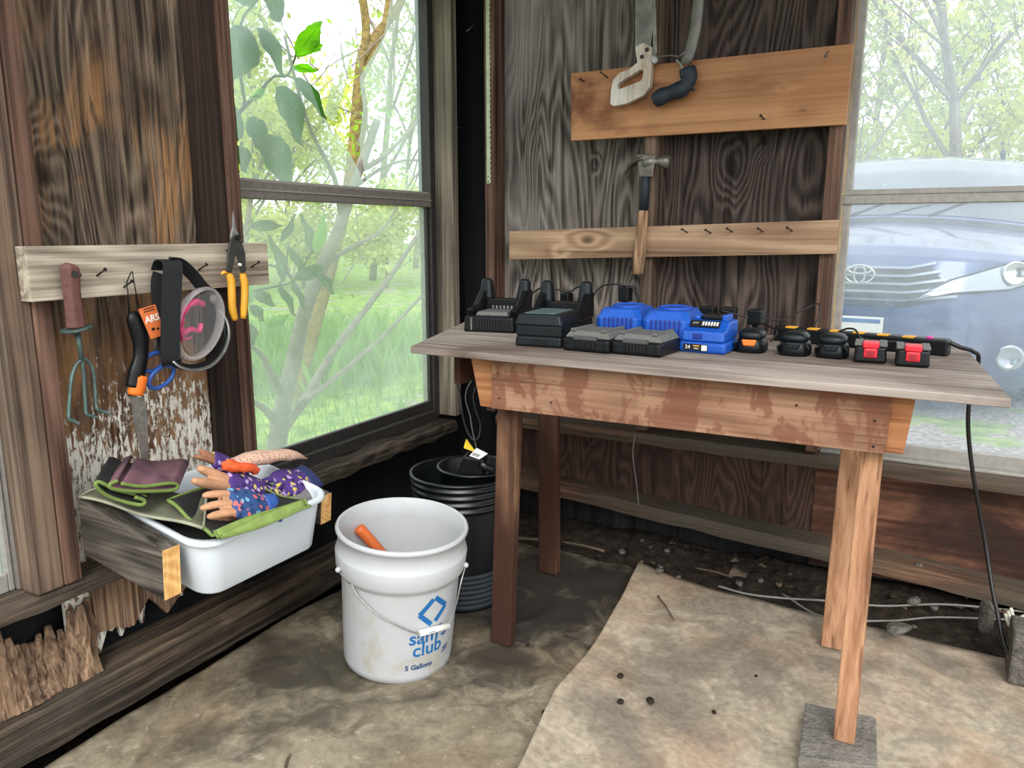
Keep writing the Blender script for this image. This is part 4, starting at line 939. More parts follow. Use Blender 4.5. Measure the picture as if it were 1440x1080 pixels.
def floral(name, base, cols, sc_=60., rough=.85):
    g = G(name)
    v = g.n('ShaderNodeTexVoronoi', {'Vector': g.n('ShaderNodeVectorMath', {0: g.co, 1: g.n('ShaderNodeVectorMath', {0: g.n('ShaderNodeTexNoise', {'Vector': g.co, 'Scale': 90.}).outputs['Color'], 1: (.012,.012,.012)}, operation='MULTIPLY').outputs[0]}, operation='ADD').outputs[0], 'Scale': sc_})
    sel = g.sep(v.outputs['Color'])['X']; d = g.rng(v.outputs['Distance'], .42, .50, 1, 0)
    c = sc(base)
    for k, cc_ in enumerate(cols):
        th = 1 - (k+1)*.8/len(cols)
        msk = g.math('MULTIPLY', g.math('MULTIPLY', g.math('GREATER_THAN', sel, th), g.math('LESS_THAN', sel, th+.8/len(cols))), d)
        c = g.mix(msk, c, sc(cc_))
    return g.done(g.bsdf(c, rough, 0, g.bump(g.noise(g.co, 300., 2), .3, .001)))
W['purplefl'] = floral('purple floral', (72,46,116), [(206,186,90),(178,152,196),(42,28,76)], 75.)
W['bluefl'] = floral('blue floral', (46,76,128), [(226,108,100),(120,176,206),(30,48,92)], 75.)
W['tan'] = plain('tan suede', (186,138,104), .85, 0, .15, 40, .2)
W['tan2'] = plain('brown suede', (150,104,76), .85, 0, .15, 40, .2)
W['greygl'] = plain('grey glove', (108,104,102), .8, 0, .25, 30, .2)
g = G('dotted knit'); v = g.n('ShaderNodeTexVoronoi', {'Vector': g.co, 'Scale': 150.}); W['knit'] = g.done(g.bsdf(g.mix(g.rng(v.outputs['Distance'], .25,.4), sc((168,112,92)), sc((214,178,156))), .9, 0, g.bump(v.outputs['Distance'], .5, .002)))
W['navycuff'] = plain('navy cuff', (38,48,96), .8, 0, .1)
W['oknit'] = plain('orange knit', (230,92,44), .85, 0, .15, 60, .4)
def glove(label, wrist, tips, nrm, fmat, bmat, cmat, size=.20, curls=(0,0,0,0), spread=.08, thumb=1, nf=4, flat=.62, ws=1.0):
    """local: X wrist -> fingertips, Y across, Z out of the back"""
    wrist = Vector(wrist); tips = Vector(tips); X = (tips-wrist).normalized(); Z = Vector(nrm); Z = (Z-X*Z.dot(X)).normalized(); Y = Z.cross(X)
    L = (tips-wrist).length; k = L/.20
    t = thing('garden_glove', label, 'glove', wrist - V(0,0,.012))
    def T(x, y, z): return wrist + X*x*k + Y*y*k*ws + Z*z*k
    def bake(m, name, mat, vox):
        o = m.build(name, mat, t, world=True, smooth=True)
        r = o.modifiers.new('r', 'REMESH'); r.mode = 'VOXEL'; r.voxel_size = vox; s_ = o.modifiers.new('s', 'SMOOTH'); s_.factor = .6; s_.iterations = 3
        bpy.context.view_layer.update()
        me = bpy.data.meshes.new_from_object(o.evaluated_get(bpy.context.evaluated_depsgraph_get())); old = o.data; o.modifiers.clear(); o.data = me
        for p in me.polygons: p.use_smooth = True
        if not me.materials: me.materials.append(mat)
        return o
    m = MB(); R = []
    for x, hw, hz in ((.0,.030,.013),(.02,.033,.014),(.05,.040,.016),(.08,.042,.016),(.10,.040,.015),(.115,.036,.012)):
        R.append([T(x, hw*math.cos(a/16*6.2832), hz*math.sin(a/16*6.2832)+.002*math.sin(x*160)) for a in range(16)])
    m.rings(R); bake(m, 'palm', bmat, .0035*k)
    m = MB()
    for i in range(nf):
        y = (i-(nf-1)/2)*.0215; ln = (.078,.092,.086,.066)[i % 4]; c = curls[i % len(curls)]
        P = []
        for j in range(7):
            s_ = j/6; P.append(T(.095+ln*s_*(1-.25*c*s_), y*(1+spread*s_*4), -.002-.045*c*s_*s_))
        m.tube(P, [.0112*k,.0115*k,.0112*k,.011*k,.0108*k,.0100*k,.006*k], 10, flat=.85)
    if thumb:
        s_ = thumb; P = [T(.025,.022*s_,0),T(.045,.040*s_,.002),T(.070,.055*s_,.003),T(.092,.062*s_,.002),T(.100,.063*s_,.0)]; m.tube(P, [.012*k,.0135*k,.0125*k,.011*k,.006*k], 10, flat=.85)
    bake(m, 'finger_section', fmat, .003*k)
    m = MB(); R = []
    for x, hw, hz in ((-.040,.037,.010),(-.038,.039,.013),(-.02,.034,.013),(.0,.0315,.0145),(.006,.031,.014)):
        R.append([T(x, hw*math.cos(a/20*6.2832)*(1+.05*math.sin(a*3)), hz*math.sin(a/20*6.2832)) for a in range(20)])
    R += [[T(-.030, .030*math.cos(a/20*6.2832), .007*math.sin(a/20*6.2832)) for a in range(20)]]
    R = [R[-1]] + R[:-1]
    m.rings(R); m.build('cuff', cmat, t, smooth=True, world=True)
    return t
t = thing('filler_cloth', 'crumpled black cloth added to darken the gaps under the gloves and mats in the tub', 'cloth', (.26,-1.49,.50))  # added sheet that darkens the gaps in the pile
def cl(u, v):
    x = .142+.248*u; y = -1.662+.350*v; e = min(1, min(u,1-u,v,1-v)*6)
    return V(x, y, tz(x)-.035+e*(.020+.012*noise.noise((x*14,y*14,3))))
m = MB(); m.slab(cl, 30, 36, (0,0,.004)); m.build('fabric', W['mat'], t, smooth=True)
for v_ in t.children[0].data.vertices: v_.co -= t.location
def GP(px, py, x): return U(px, py, 'x', x)
nz = (.55,-.5,.75)
glove('tan glove lying under the blue floral one', GP(350,735,.40), GP(290,735,.385), nz, W['tan2'], W['tan2'], W['tan2'], curls=(.3,.3), nf=3, thumb=0)
glove('grey glove lying over the window end rim of the tub', GP(398,706,.34), GP(455,676,.34), (.5,-.2,.8), W['greygl'], W['greygl'], W['greygl'], curls=(.3,.4,.4,.3), spread=.12, ws=1.25)
glove('purple floral glove with navy rim, toward the window end of the tub', GP(428,672,.30), GP(368,690,.33), nz, W['purplefl'], W['purplefl'], W['navycuff'], curls=(.3,.3), nf=3, thumb=0, ws=1.3)
glove('glove with long tan fingers and purple floral back, lying behind the blue floral one', GP(385,700,.33), GP(262,661,.31), nz, W['tan'], W['purplefl'], W['purplefl'], curls=(.05,.0), spread=.28, nf=2, thumb=0, ws=.66)
glove('brown and purple glove at the back of the pile, beside the orange cuffed glove', GP(335,662,.24), GP(272,632,.24), nz, W['tan2'], W['purplefl'], W['purplefl'], curls=(.1,.2), nf=2, thumb=0, ws=.8)
glove('glove with tan fingertips and blue floral back, lying at the front of the tub', GP(374,712,.405), GP(283,702,.412), (.6,-.5,.7), W['tan'], W['bluefl'], plain('blue knit cuff', (52,92,170), .85), curls=(.6,.8,.5), thumb=0, ws=1.0, nf=3)
t = thing('garden_glove', 'dotted pink knit glove with an orange cuff, topmost of the pile', 'glove', GP(370,650,.25))
m = MB(); P = bez([GP(325,656,.27),GP(350,646,.26),GP(380,642,.26),GP(410,640,.26),GP(432,644,.26)], 5)
m.tube(P, [.018,.022,.026,.029,.030,.030,.031,.031,.030,.030,.029,.028,.026,.025,.023,.021,.018,.014,.010,.006,.002], 16, flat=.62)
for v_ in m.bm.verts: v_.co += V(0,0,1)*.005*noise.noise(v_.co*38)
m.build('hand_section', W['knit'], t, smooth=True, world=True)
m = MB(); P = bez([GP(312,655,.30),GP(325,655,.31),GP(342,657,.31),GP(362,660,.30)], 4)
m.tube(P, [.010,.017,.019,.019,.020,.021,.022,.021,.020,.020,.019,.017,.010], 20, flat=.55)
for v_ in m.bm.verts: v_.co += V(.5,-.3,1)*.012*noise.noise(v_.co*55)
m.build('cuff', W['oknit'], t, smooth=True, world=True)

# splintered plywood at the bottom left
W['splinter'] = wood('splintered plywood', (82,60,46), (164,134,108), 'z', ring=14, nscale=6, stretch=.08, fiber=.6, blotch=.4, bump=.9)
rr = random.Random(3)
t = thing('broken_plywood', 'splintered delaminated plywood piece leaning at the bottom left', 'plywood', (.02,-1.9,.12))
for i in range(16):
    y = -2.06 + i*.021; m = MB(); z1 = .255+.03*math.sin(i*.5)+rr.uniform(-.03,.03); lean = .05+.02*math.sin(i*.8); w_ = .016+rr.uniform(0,.008)
    R = []
    for k in range(6):
        s_ = k/5; z = .118+(z1-.118)*s_; x = .055-lean*s_*1.3+.006*math.sin(i+k); ww = w_*(1-.7*s_**3); yy = y + .035*s_ + .004*math.sin(k*2+i)
        R.append([(x,yy-ww,z),(x,yy+ww,z),(x-.006,yy+ww,z),(x-.006,yy-ww,z)])
    m.rings(R); m.build('splinter', W['splinter'], t, world=True)
# dark flap of ply between
m = MB(); rr = random.Random(9); pts = [(.006,-1.70,.36)] ; Y = [-1.70+.05*i for i in range(9)]
low = [(.004,y,.20+rr.uniform(-.04,.04)) for y in Y]; up = [(.004,y,.40) for y in Y]
for i in range(8): m.hexa([low[i],low[i+1],V(*low[i+1])+V(.012,0,0),V(*low[i])+V(.012,0,0)], [up[i],up[i+1],V(*up[i+1])+V(.012,0,0),V(*up[i])+V(.012,0,0)])
o = m.build('plywood_flap', W['splinter']); tag(o, 'ragged dark layer of plywood hanging below the tub', 'plywood')

# ------------------------------------------------------------------ white bucket
def lathe_axis(par, prof, c0, ax, name, mat, n=56, loop=False, smooth=True):
    m = MB(); m.lathe(prof, n, c0, ax, closed=loop); return m.build(name, mat, par, smooth=smooth, world=True)
B0 = V(.535,-1.147,.004); fdir = V(CP.x-B0.x, CP.y-B0.y, 0).normalized(); BAX = (V(0,0,1) + fdir*.06 + V(_r.x,_r.y,0)*.06).normalized()
B0 = V(.526,-1.150,.0095)
g = G('white bucket'); dn = g.noise(g.co, 9., 6, .65, .4); zz_ = g.sep(g.co)['Z']
dirt = g.math('MULTIPLY', g.rng(dn, .48, .66), g.rng(zz_, .30, .05, .10, .5))
W['bucket'] = g.done(g.bsdf(g.mix(g.math('ADD', dirt, g.rng(g.noise(g.co, 70., 4), .6, .7, 0, .12)), sc((182,184,186)), sc((160,148,120))), .42, 0, Subsurface_Weight=0.0))
bk = thing('plastic_bucket', 'white five gallon plastic bucket with blue printing and wire handle', 'bucket', B0)
prof = [(.142,0),(.149,.004),(.151,.02),(.161,.262),(.163,.272),(.172,.279),(.1765,.290),(.179,.330),(.177,.336),(.1725,.340),(.1725,.360),(.1735,.384),(.178,.386),(.1795,.392),(.177,.398),(.172,.400),(.168,.396),(.166,.345),(.157,.262),(.146,.02),(.138,.012),(.01,.010)]
m = MB(); m.lathe(prof, 72, B0, BAX); m.build('shell', W['bucket'], bk, smooth=True, world=True)
xa = (V(1,0,0) - BAX*BAX.x).normalized(); ya = BAX.cross(xa)
phi0 = math.atan2(fdir.y, fdir.x)
def onb(th, z, r): return B0 + BAX*z + (xa*math.cos(th)+ya*math.sin(th))*r
def rad(z): return .1512 + (.161-.151)*(z-.02)/.242
W['printblue'] = plain('blue print', (22,98,158), .45, 0, .04)
W['printnavy'] = plain('navy print', (36,66,110), .5, 0, .04)
def bmap(u0, z0, tilt=0.0):
    def f(p):
        x = p.x*math.cos(tilt)-p.y*math.sin(tilt); y = p.x*math.sin(tilt)+p.y*math.cos(tilt)
        z = z0+y; return onb(phi0+math.radians(u0)+x/.157, z, rad(z)+.0006+p.z*.4)
    return f
def strip(m, pts, w_, f, n=8):
    for a, b in zip(pts, pts[1:]):
        a, b = Vector((*a,0)), Vector((*b,0)); d = (b-a).normalized(); nn = Vector((-d.y,d.x,0))*w_/2
        m.rings([[f(a.lerp(b,k/n)-nn), f(a.lerp(b,k/n)+nn), f(a.lerp(b,k/n)+nn+V(0,0,.0015)), f(a.lerp(b,k/n)-nn+V(0,0,.0015))] for k in range(n+1)])
lf = bmap(31, .208)
m = MB(); strip(m, [(.000,.038),(-.038,.0),(-.002,-.036)], .013, lf); m.build('logo_left', W['printblue'], bk, world=True)
m = MB(); strip(m, [(.006,.041),(.044,.006),(.010,-.030)], .013, lf); m.build('logo_right', W['printblue'], bk, world=True)
m = MB(); text_bm(m, "sam's", .056, bmap(30, .138), bold=.0008); m.build('lettering', W['printblue'], bk, world=True)
m = MB(); text_bm(m, 'club', .056, bmap(29, .100), bold=.0008); m.build('lettering', W['printblue'], bk, world=True)
m = MB(); text_bm(m, '5 Gallons', .021, bmap(20, .050), bold=.0006); m.build('lettering', W['printnavy'], bk, world=True)
m = MB(); strip(m, [(-.012,-.006),(.012,-.001)], .004, bmap(52,.072)); strip(m, [(-.010,.004),(.014,.009)], .005, bmap(52,.072)); m.build('small_mark', W['printnavy'], bk, world=True)
eL = onb(phi0-math.radians(66), .300, .181); eR = onb(phi0+math.radians(72), .300, .181)
def hnd(px, py, dr): # point of the wire in front of the bucket
    d = (Vector(_f) + (px-720)/FPX*_r - (py-540)/FPX*_u).normalized(); p = CP
    o_ = p-B0; a = d-BAX*d.dot(BAX); b = o_-BAX*o_.dot(BAX); A = a.dot(a); Bq = 2*a.dot(b); Cq = b.dot(b)-(.160+dr)**2; disc = Bq*Bq-4*A*Cq
    return p + d*((-Bq-math.sqrt(max(0,disc)))/(2*A))
wire = [eL, hnd(489,810,.012), hnd(503,838,.012), hnd(530,864,.010), hnd(560,880,.010), hnd(585,890,.012), hnd(605,889,.014), hnd(628,880,.014), hnd(634,872,.014), hnd(642,848,.018), hnd(648,820,.02), eR]
m = MB(); m.tube(bez(wire, 5), .0021, 6); wh_ = m.build('wire_handle', W['metal'], bk, smooth=True, world=True)
m = MB(); a, b = hnd(590,891,.012), hnd(631,880,.014); m.cyl(a, b, .0085, 14); m.build('handle_grip', W['white'], wh_, smooth=True, world=True)
for e in (eL, eR): m = MB(); m.sphere(e, .008, (1,1,1), 2); m.build('handle_ear', W['bucket'], bk, smooth=True, world=True)
W['orangeh'] = plain('orange wooden handle', (196,96,40), .5, 0, .12)
t = thing('hand_tool', 'hand tool with an orange handle standing inside the white bucket', 'hand tool', B0+V(-.02,0,.02))
hA = U(503,741,'z',.362); hB = U(545,786,'z',.262); hC = B0 + BAX*.04 + (xa*math.cos(phi0)+ya*math.sin(phi0))*.06
m = MB(); m.tube(bez([hA,hA.lerp(hB,.1),hA.lerp(hB,.5),hB],4), [.006,.012,.015,.0165,.017,.0165,.016,.016,.0155,.015,.014,.013,.012], 12); m.build('handle', W['orangeh'], t, smooth=True, world=True)
m = MB(); m.tube([hB,hC], [.006,.005], 8); m.build('shaft', W['metal'], t, smooth=True, world=True)
m = MB(); dd = (hC-hB).normalized(); m.tube([hC-dd*.05,hC-dd*.03,hC], [.01,.03,.006], 10, flat=.2); m.build('blade', W['metal'], t, smooth=True, world=True)

# ------------------------------------------------------------------ black pots
PC = V(.492,-.752,.006)
W['pot'] = plain('black pot', (12,16,18), .36, 0, .15, 40, .05)
W['potg'] = plain('grey net pot', (34,42,48), .5, 0, .2, 60)
def pot(name, label, c, H, r0, r1, mat, ribs=True, low=True):
    t = thing(name, label, 'pot', c)
    pr = [(r0,0)]
    pr += [(r0+(r1-r0)*z/H, z) for z in (.01, H*.45, H*.76)]
    if ribs:
        for k in range(4): z = H*.78+k*H*.052; r = r0+(r1-r0)*z/H; pr += [(r,z),(r+.007,z+.003),(r+.007,z+.009),(r,z+.012)]
    pr += [(r1,H-.006),(r1+.008,H-.004),(r1+.008,H+.002),(r1-.001,H+.004),(r1-.004,H-.002),(r0-.004,.012),(.01,.010)]
    m = MB(); m.lathe(pr, 64, c); m.build('shell', mat, t, smooth=True, world=True)
    return t
pt = pot('plant_pot', 'large black ribbed plant pot behind the table leg', PC, .425, .128, .158, W['pot'])
m = MB(); R = []
for k in range(15):
    z = .006+k*.0085; r = .1305+.03*z/.425 + (.0022 if k % 2 else 0); R.append((r, z))
m.lathe(R, 72, PC); 
mm = m.build('net_base', W['potg'], pt, world=True)
PI2 = PC + V(.040,.015,.10)
p2 = pot('plant_pot', 'smaller black pot nested inside the large ribbed pot', PI2, .345, .09, .112, W['pot'], ribs=False)
t = thing('power_tool', 'black tool with a yellow tip and white barcode label in the nested pots', 'tool', PI2+V(0,0,.20))
q0 = U(668,662,'y',-.80)
m = MB(); m.M = Matrix.Translation(q0+V(0,0,.0)) @ Matrix.Rotation(.35, 4, 'Y') @ Matrix.Rotation(.3, 4, 'Z')
m.hexa([(-.055,-.03,-.12),(.055,-.03,-.12),(.055,.03,-.12),(-.055,.03,-.12)], [(-.045,-.025,.045),(.020,-.025,.06),(.020,.025,.06),(-.045,.025,.045)]); m.build('body', W['blk'], t, bevel=.008, world=True)
m = MB(); m.prism([U(655,618,'y',-.83),U(652,630,'y',-.83),U(668,636,'y',-.83),U(662,628,'y',-.83)], (0,.006,0)); m.build('yellow_tip', plain('bright yellow', (236,200,60), .5), t, world=True)
m = MB(); A = [U(660,641,'y',-.845),U(674,646,'y',-.845),U(686,638,'y',-.835),U(670,630,'y',-.835)]; m.prism(A, (0,.001,0)); m.build('label', W['white'], t, world=True)
m = MB()
ex = (A[1]-A[0]); ey = (A[3]-A[0])
for k in range(7):
    a0 = A[0]+ex*(.12+k*.10)+ey*.15+V(0,-.0008,0); m.prism([a0, a0+ex*.05, a0+ex*.05+ey*.35, a0+ey*.35], (0,.0006,0))
m.build('label_bars', W['slot'], t, world=True)
m = MB(); m.tube([U(676,652,'y',-.83),U(690,660,'y',-.80),U(700,668,'y',-.76)], [.012,.013,.010], 10); m.build('nozzle', W['pot'], t, smooth=True, world=True)

# ------------------------------------------------------------------ debris
def rock(p, s, label, grp, seed, col='stone', sq=(1,.8,.6)):
    m = MB(); m.sphere((0,0,0), s, sq, 2); r = random.Random(seed); o3 = Vector((r.random()*9,r.random()*9,r.random()*9))
    for v in m.bm.verts: v.co += v.co.normalized()*s*.35*noise.noise(v.co/s*1.1+o3)
    m.bm.transform(Matrix.Rotation(r.random()*6, 4, 'Z'))
    zmin = min(v.co.z for v in m.bm.verts)
    o = m.build('stone', W[col], origin='zero', smooth=False); o.location = Vector(p) - V(0,0,zmin*.8)
    return tag(o, label, 'stone', grp)
W['stone'] = soil_mat('grey stone', (70,66,62), (132,126,118), 20)
W['stone2'] = soil_mat('dark clod', (34,29,26), (70,60,50), 30)
W['leafdry'] = plain('dry leaf', (92,76,62), .8, 0, .3, 20)
r = random.Random(21)
for i in range(46):
    x = .75+r.random()*1.45; y = -.33+r.random()*.28; rock((x,y,.026), r.uniform(.006,.017), 'small dark stone on the soil along the back wall', 'small stones on the soil', i, 'stone2' if i % 3 else 'stone')
rock(U(1264,888,'z',.04), .034, 'flat pale stone on the soil right of the rear table leg', None, 91, 'stone', (1.4,.8,.35))
rock(U(1285,850,'z',.045), .020, 'round brown stone on the soil behind the right table legs', None, 92)
rock(U(1385,888,'z',.045), .045, 'slanted grey slate flake at the right end of the soil', None, 93, 'stone', (.8,.3,1.1))
rock(U(1292,798,'y',-.07), .014, 'grey pebble lying on the sagging lower ledge', None, 94)
for i, (px, py) in enumerate(((872,953),(873,989),(914,988),(1063,952),(1004,1003))): rock(U(px,py,'z',.013), (.010,.010,.012,.006,.007)[i], 'tiny dark clod lying on the tan floor sheet', 'clods on the tan sheet', 30+i, 'stone2')
for i, (px, py) in enumerate(((827,922),(765,1003),(742,908))): rock(U(px,py,'z',.012), .007, 'tiny dark clod lying on the dark floor sheet', 'clods on the dark sheet', 60+i, 'stone2')
def dry_leaf(p, L, rz, tilt, label, grp):
    m = MB(); w_ = L*.42
    def f(u, v):
        x = (u-.5)*L; hw = w_*math.sin(math.pi*min(1,max(.02,u)))**.8; y = (v-.5)*hw*1.6
        return V(x, y, .10*L*math.sin(u*3.1) + abs(v-.5)*L*.25*math.sin(u*5))
    m.slab(f, 8, 4, (0,0,.0008)); m.bm.transform(Matrix.Rotation(rz,4,'Z') @ Matrix.Rotation(tilt,4,'X'))
    o = m.build('dry_leaf', W['leafdry'], origin='zero', smooth=True); o.location = p; tag(o, label, 'leaf', grp)
for i in range(20):
    x = .8+r.random()*1.4; y = -.32+r.random()*.26; dry_leaf((x,y,.045), r.uniform(.018,.036), r.random()*6, r.uniform(-.5,.5), 'curled dry leaf on the soil along the back wall', 'dry leaves on the soil')
dry_leaf(U(1038,808,'z',.07), .07, .8, .3, 'largest curled dry leaf, standing up left of the right table legs', None)
def stick(a, b, rad_, label, mat='leafdry'):
    m = MB(); m.tube(bez([a, (Vector(a)+Vector(b))/2+V(0,0,.004), b], 4), rad_, 6); o = m.build('twig', W[mat], smooth=True); tag(o, label, 'twig')
stick(U(402,1078,'z',.022), U(408,1062,'z',.06), .004, 'short pale splinter standing on the dark floor sheet near the photo bottom')
stick(U(980,799,'z',.05), U(1030,812,'z',.05), .003, 'thin twig lying beside the curled dry leaf')
stick(U(695,757,'z',.04), U(770,760,'z',.05), .006, 'pale stick lying on the ground behind the black pot')
stick(U(790,762,'z',.05), U(850,775,'z',.05), .005, 'pale stick lying on the ground behind the rear left table leg')
cable([U(372,1078,'z',.012), U(392,1052,'z',.014), U(407,1020,'z',.016), U(406,985,'z',.018)], .0016, 'thin dark root lying on the dark floor sheet', 'cable', 'root', 'root')
stick(U(925,838,'z',.022), U(948,872,'z',.020), .003, 'pale strip of bark lying near the corner of the tan sheet')
# concrete block and rope at the far right
p = U(1428,972,'z',.0)
m = MB(); m.box((p.x-.02,p.y,.016),(p.x+.22,p.y+.12,.16)); o = m.build('concrete_block', W['stone'], bevel=.006); tag(o, 'grey concrete block at the right edge under the black cable', 'block')
m = MB()
for k in range(3):
    q = [U(1412,872,'z',.13)+V(0,0,.02), U(1420,880,'z',.12), U(1432,874,'z',.13), U(1445,866+4*k,'z',.14)]
    m.tube(bez([a+V(.006*k,.004*k,.008*k) for a in q],5), .0045, 6)
o = m.build('rope', plain('pale rope', (196,190,176), .8, 0, .2, 80), smooth=True); tag(o, 'pale twisted rope lying over the concrete block', 'rope')
cobw = U(792,625,'y',-.3)
# ------------------------------------------------------------------ outside: trees
W['bark'] = plain('grey bark', (124,116,104), .9, 0, .3, 8, .6)
W['barkgold'] = plain('lichen gold bark', (122,104,58), .9, 0, .4, 24, .6)
def leafmat(name, rgb, tr=.45, var=.25):
    g = G(name); c = sc(rgb); n = g.noise(g.co, 3., 3)
    col = g.mix(g.rng(n,.3,.7), tuple(x*(1-var) for x in c), tuple(min(1,x*(1+var)) for x in c))
    return g.done(g.n('ShaderNodeMixShader', {0: tr, 1: g.bsdf(col, .55), 2: g.n('ShaderNodeBsdfTranslucent', {0: col}).outputs[0]}).outputs[0])
W['leafspring'] = leafmat('spring leaves', (206,214,120)); W['leafolive'] = leafmat('olive leaves', (176,190,110)); W['leafpale'] = leafmat('pale young leaves', (222,218,150))
def make_tree(label, seed, H, leaves, lmat, bmat='bark', r0=.11, spread=.5, lsize=.09):
    r = random.Random(seed); t = thing('tree', label, 'tree', (0,0,-.03), 0, 'trees beyond the yard')
    m = MB(); tips = []
    def br(p, d, L, rad_, lev):
        P = [p]; n = 5
        for k in range(n):
            d = (d + V(r.uniform(-1,1), r.uniform(-1,1), r.uniform(-.3,.8))*.13).normalized(); p = p + d*L/n; P.append(p)
        m.tube(P, [rad_*(1-.55*k/n) for k in range(n+1)], 5 if lev else 8)
        if lev >= 2: tips.extend(P[2:])
        if lev < 3:
            for k in range((6, 4, 3)[lev]):
                q = P[2+ (k % 4)] if lev else P[2 + k % 4]
                a = r.uniform(0, 6.28); dd = (d*.7 + V(math.cos(a), math.sin(a), r.uniform(.1,.6))*spread*1.3).normalized()
                br(q, dd, L*r.uniform(.45,.65), rad_*.42, lev+1)
    br(V(0,0,0), V(0,0,1), H*.62, r0, 0)
    m.build('trunk', W[bmat], t)
    m = MB()
    for i in range(leaves):
        p = r.choice(tips) + V(r.gauss(0,.16), r.gauss(0,.16), r.gauss(0,.14)); a = V(r.uniform(-1,1), r.uniform(-1,1), r.uniform(-1,1)).normalized(); b = a.orthogonal().normalized(); s = lsize*r.uniform(.5,1.2)
        m.face([m.v(p-a*s), m.v(p-b*s*.5+a*.1*s), m.v(p+a*s), m.v(p+b*s*.5)])
    m.build('foliage', W[lmat], t, fix=False)
    return t
protos = [make_tree('bare grey tree with few pale leaves standing behind the van', 1, 8.5, 500, 'leafpale', spread=.5),
          make_tree('young tree with olive leaves behind the van', 2, 6., 1000, 'leafolive', r0=.07),
          make_tree('bushy spring green tree standing low behind the van', 3, 4.4, 1500, 'leafspring', r0=.06, spread=.9),
          make_tree('tall thin tree with olive leaves at the edge of the wood', 4, 9.5, 800, 'leafolive', r0=.09)]
spots = [(2.1,13,0,1.1),(.6,12.5,1,1),(3.2,14,2,1.1),(1.3,15,2,1.2),(4.2,16,1,1.1),(3.4,20,3,1.2),(.2,18,3,1.1),(-.8,15,2,1.1),(2.4,22,0,1.2),(5.4,19,2,1.3),(1.1,20,1,1.3),(-2.6,19,1,1.2),(4.9,23,3,1.3),(2.8,17.5,1,1.0),
         (-9,7,2,1.1),(-13,9,1,1.2),(-11,13,3,1.1),(-15,14,2,1.5),(-8,14,2,1.2),(-18,12,1,1.3),(-14,19,3,1.3),(-6.5,17,1,1.1),(-20,17,2,1.6),(-19,7,2,1.3),(-24,11,3,1.5),(-10.5,17,2,1.3),(-17,22,1,1.6),(-22,4,2,1.6),(-28,8,2,2.0)]
kinds = ['bare grey tree with few pale leaves', 'slender tree with olive leaves', 'low bushy spring green tree', 'tall thin tree with olive leaves']
used = set()
for i, (x, y, k, s) in enumerate(spots):
    lab = kinds[k] + (' in the wood behind the parked van' if x > -4 else ' across the meadow outside the left window')
    o = protos[k] if k not in used else dup(protos[k]); used.add(k)
    o.location = (x, y, -.03); o.rotation_euler = (0,0,i*1.7); o.scale = (s,)*3; o['label'] = lab
hd = make_tree('hedge', 6, 1.7, 2600, 'leafspring', r0=.04, spread=1.1, lsize=.07); hd['category'] = 'bush'; hd['group'] = 'hedge beyond the meadow'; hd['label'] = 'low leafy bush in the hedge across the meadow'; hd.name = 'bush'
for i, (x, y) in enumerate([(-9,11),(-10.5,10),(-12,9),(-13.5,7.5),(-15,6),(-8,12.5),(-11,13),(-16,4.5),(-13,11),(-7,14),(-17,8)]):
    o = hd if i == 0 else dup(hd); o.location = (x,y,-.03); o.rotation_euler = (0,0,i*1.3); o.scale = (1.3,1.3,1.15)
# shrub trunk right outside window 1
W['barkpale'] = plain('pale grey bark', (134,128,116), .9, 0, .25, 12, .5)
t = thing('shrub_tree', 'many stemmed grey shrub tree growing close outside the left window', 'tree', U(385,650,'x',-.75))
XB = -.75
def WP(px, py, x=XB): return U(px, py, 'x', x)
def limb(pts, r0, r1, name='branch', mat='barkpale', x=XB, par=None, dx=0):
    P = bez([WP(a,b,x+dx*i) for i,(a,b) in enumerate(pts)], 6); m = MB(); n = len(P)
    m.tube(P, [r0+(r1-r0)*i/(n-1)+.003*noise.noise((i*.7,r0*90,1)) for i in range(n)], 9); m.build(name, W[mat], par or t, smooth=True, world=True)
limb([(380,760),(383,680),(390,620),(398,570),(412,510),(428,440),(455,370),(480,310),(505,240),(530,170)], .050, .020, 'trunk')
limb([(400,600),(430,560),(465,500),(510,440),(555,380),(600,310),(640,240)], .026, .010, dx=-.06)
limb([(420,570),(460,540),(520,490),(580,430),(640,360)], .016, .007, dx=-.07)
limb([(398,560),(380,525),(368,500),(345,480)], .020, .008)
limb([(392,600),(372,575),(350,560),(330,530)], .020, .008)
limb([(430,430),(415,400),(400,380),(370,370)], .013, .005)
limb([(455,370),(500,345),(540,320),(575,260),(600,230)], .013, .004, dx=-.05)
limb([(480,310),(470,250),(440,190),(420,130),(400,50)], .013, .005)
limb([(505,240),(540,220),(590,170),(640,130)], .014, .005)
limb([(500,262),(540,235),(580,225),(620,235)], .010, .004)
limb([(520,200),(512,150),(507,100),(500,40)], .006, .003)
rr = random.Random(4)
for i in range(34):
    a = (rr.uniform(400,600), rr.uniform(60,430)); b = (a[0]+rr.uniform(-60,70), a[1]-rr.uniform(10,70)); limb([a, ((a[0]+b[0])/2+rr.uniform(-8,8), (a[1]+b[1])/2), b], .004, .0015, 'twig', x=-.9)
m = MB()
for i in range(420):
    if i % 3: px, py = rr.gauss(540,28), rr.uniform(80,330)
    else: px, py = rr.uniform(340,600), rr.uniform(0,420)
    p = U(px, py, 'x', -.95+rr.uniform(-.3,.2)); a = V(rr.uniform(-1,1),rr.uniform(-1,1),rr.uniform(-1,1)).normalized(); b = a.orthogonal().normalized(); s = rr.uniform(.010,.024)
    m.face([m.v(p-a*s), m.v(p-b*s*.45), m.v(p+a*s), m.v(p+b*s*.45)])
W['leafbright'] = leafmat('bright small leaves', (150,186,50), .5)
m.build('foliage', W['leafbright'], t, fix=False, world=True)
